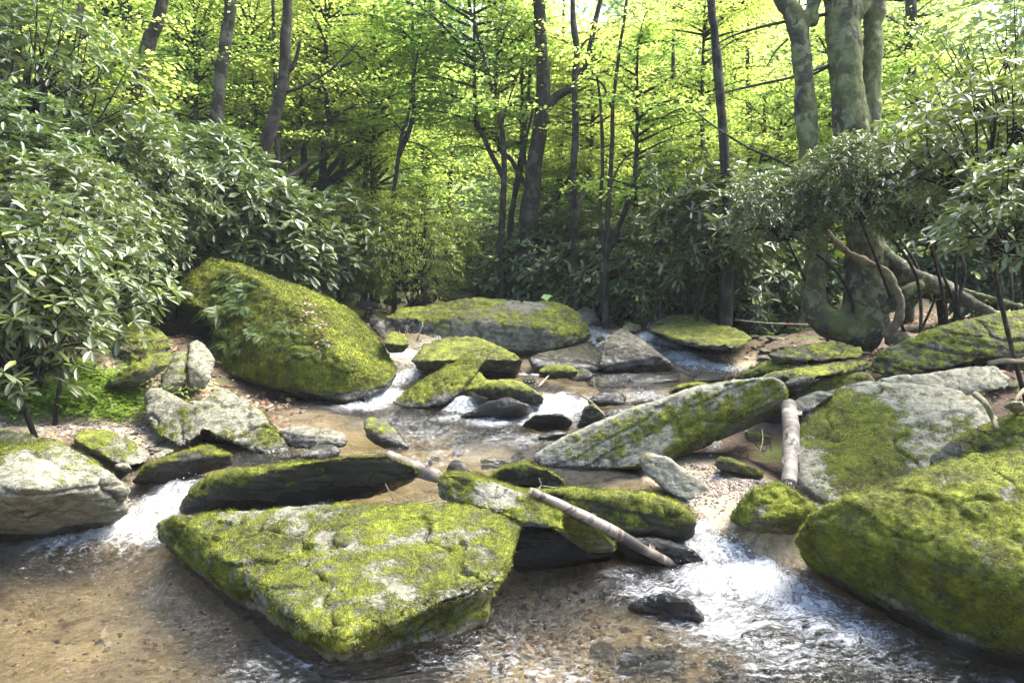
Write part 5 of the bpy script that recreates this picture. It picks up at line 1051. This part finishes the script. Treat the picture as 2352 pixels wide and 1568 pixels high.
ferns(24, 'boulder', (510, 700, 750, 800, -.1), 'small fern growing on the mossy front face of the giant boulder', 'ferns on the boulder face', .45, .85)
ferns(8, 'boulder', (690, 760, 690, 820), 'tiny fern among leaf litter on the ridge of the giant boulder', 'ferns on the boulder ridge', .3, .5)
# leaf litter on boulder ridge
litm = leaf_material('fallen_leaf', [(0, (.13, .07, .04)), (.6, (.3, .2, .13)), (1, (.5, .42, .33))], .1, ((.3, .2, .1), (.4, .3, .15)), .8, .2, .15)
def litter_patch(n, pts, label, Lr=.05):
    lb = LB(); lb.leaves(np.array(pts), rng.uniform(0, 6.28, len(pts)), rng.normal(0, .35, len(pts)), rng.normal(0, .5, len(pts)), rng.uniform(.5, 1.3, len(pts)) * Lr, rng.uniform(.4, .8, len(pts)) * Lr)
    tag(link('leaf_litter', lb.mesh('leaf_litter', litm)), label, 'leaf litter', None, 'stuff')
pp = []
for i in range(150):
    t = random.random(); h = on('boulder', 690 + 60 * t + random.gauss(0, 18), 690 + 110 * t + random.gauss(0, 16))
    if h[0] is not None: pp.append(np.array(h[0] + h[1] * .012))
sk = np.concatenate([rng.normal(P(*c)[:2], s_, (m_, 2)) for c, s_, m_ in [((450, 1430, 0), (.6, .5), 45), ((700, 980, .2), (.8, .5), 40), ((1400, 1400, 0), (.8, .4), 50)]]); Tk = ground(sk[:, 0], sk[:, 1])[0]
litter_patch(0, np.column_stack([sk, Tk + .02]), 'dark sunken leaves lying on the stream bed', .07)
litter_patch(0, pp, 'fallen leaves and twigs caught on the ridge of the giant boulder')
xy = np.concatenate([rng.normal((P(*c)[0], P(*c)[1]), s, (m_, 2)) for c, s, m_ in [((1680, 720, .95), (1.8, 1.2), 3500), ((1850, 790, .85), (1.2, .7), 2500), ((560, 880, .5), (.5, .4), 500), ((2250, 830, .8), (.8, .6), 1200), ((380, 790, .85), (.5, .5), 500), ((2200, 720, 1.0), (1.6, 1.0), 1800), ((700, 680, 1.2), (1.5, .8), 900)]])
T_, W_, D_ = ground(xy[:, 0], xy[:, 1]); ok = D_ > .05
litter_patch(0, np.column_stack([xy[ok], T_[ok] + .015]), 'brown fallen leaves strewn over the banks', .07)
def cover(label, ctr, sprd, n, L, name='ground_cover', hmax=.16, mat='fern'):
    lb = LB(); r = np.random.default_rng(n)
    c = np.concatenate([r.normal((P(*q)[0], P(*q)[1]), s, (n, 2)) for q, s in zip(ctr, sprd)]); T_, W_, D_ = ground(c[:, 0], c[:, 1]); ok = T_ > W_ + .0; c = c[ok]; T_ = T_[ok]; m_ = len(c)
    hh = r.uniform(.02, hmax, m_) * (1 + .6 * fbm(np.column_stack([c * 3, 0 * T_]), 2, 3)); pos = np.column_stack([c, T_ + hh])
    pos = np.repeat(pos, 3, 0); a = np.tile([0, 2.1, 4.2], m_) + np.repeat(r.uniform(0, 6.28, m_), 3); Ls = np.repeat(r.uniform(.6, 1.3, m_), 3) * L
    lb.leaves(pos, a, r.normal(.05, .3, 3 * m_), r.normal(0, .3, 3 * m_), Ls, Ls * .65, rnd=np.repeat(r.uniform(0, 1, m_), 3))
    tag(link(name, lb.mesh(name, M[mat])), label, 'ground cover', None, 'stuff')
cover('bright green low plants between the left rhododendron and the gravel bar', [(60, 925, .42), (170, 905, .5), (30, 890, .5), (230, 895, .5), (100, 880, .6)], [(.34, .24), (.36, .24), (.34, .3), (.22, .2), (.5, .4)], 3400, .036, hmax=.22, mat='cover')
cover('low green undergrowth carpeting the floor of the far wood', [(1000, 600, 26.0), (1010, 590, 31.0), (700, 580, 27.0), (1500, 580, 27.0)], [(3, 3), (5, 5), (5, 5), (6, 5)], 5000, .2, hmax=.9, mat='hazyleaf', name='undergrowth')
cover('sparse green seedlings on the litter bank below the rhododendrons', [(1650, 720, .95), (1800, 740, .9), (2200, 690, 1.1)], [(1.2, .5), (.8, .4), (1.4, .8)], 450, .07)
print('objects', len(bpy.data.objects))

# haze: one closed box of thin air round everything
hb = bmesh.new(); bmesh.ops.create_cube(hb, size=1); hm = bpy.data.meshes.new('haze'); hb.to_mesh(hm); hb.free()
ho = link('haze', hm, None, (0, 100, 20)); ho.scale = (540, 240, 60); tag(ho, kind='stuff')
ho.location = (0, 92, 26)
hz = bpy.data.materials.new('haze'); hz.use_nodes = True; ht = hz.node_tree; ht.nodes.remove(ht.nodes['Principled BSDF'])
pv_ = ht.nodes.new('ShaderNodeVolumePrincipled'); pv_.inputs['Density'].default_value = .0007; pv_.inputs['Color'].default_value = (.9, .96, 1, 1); ht.links.new(pv_.outputs[0], ht.nodes['Material Output'].inputs['Volume'])
hm.materials.append(hz)
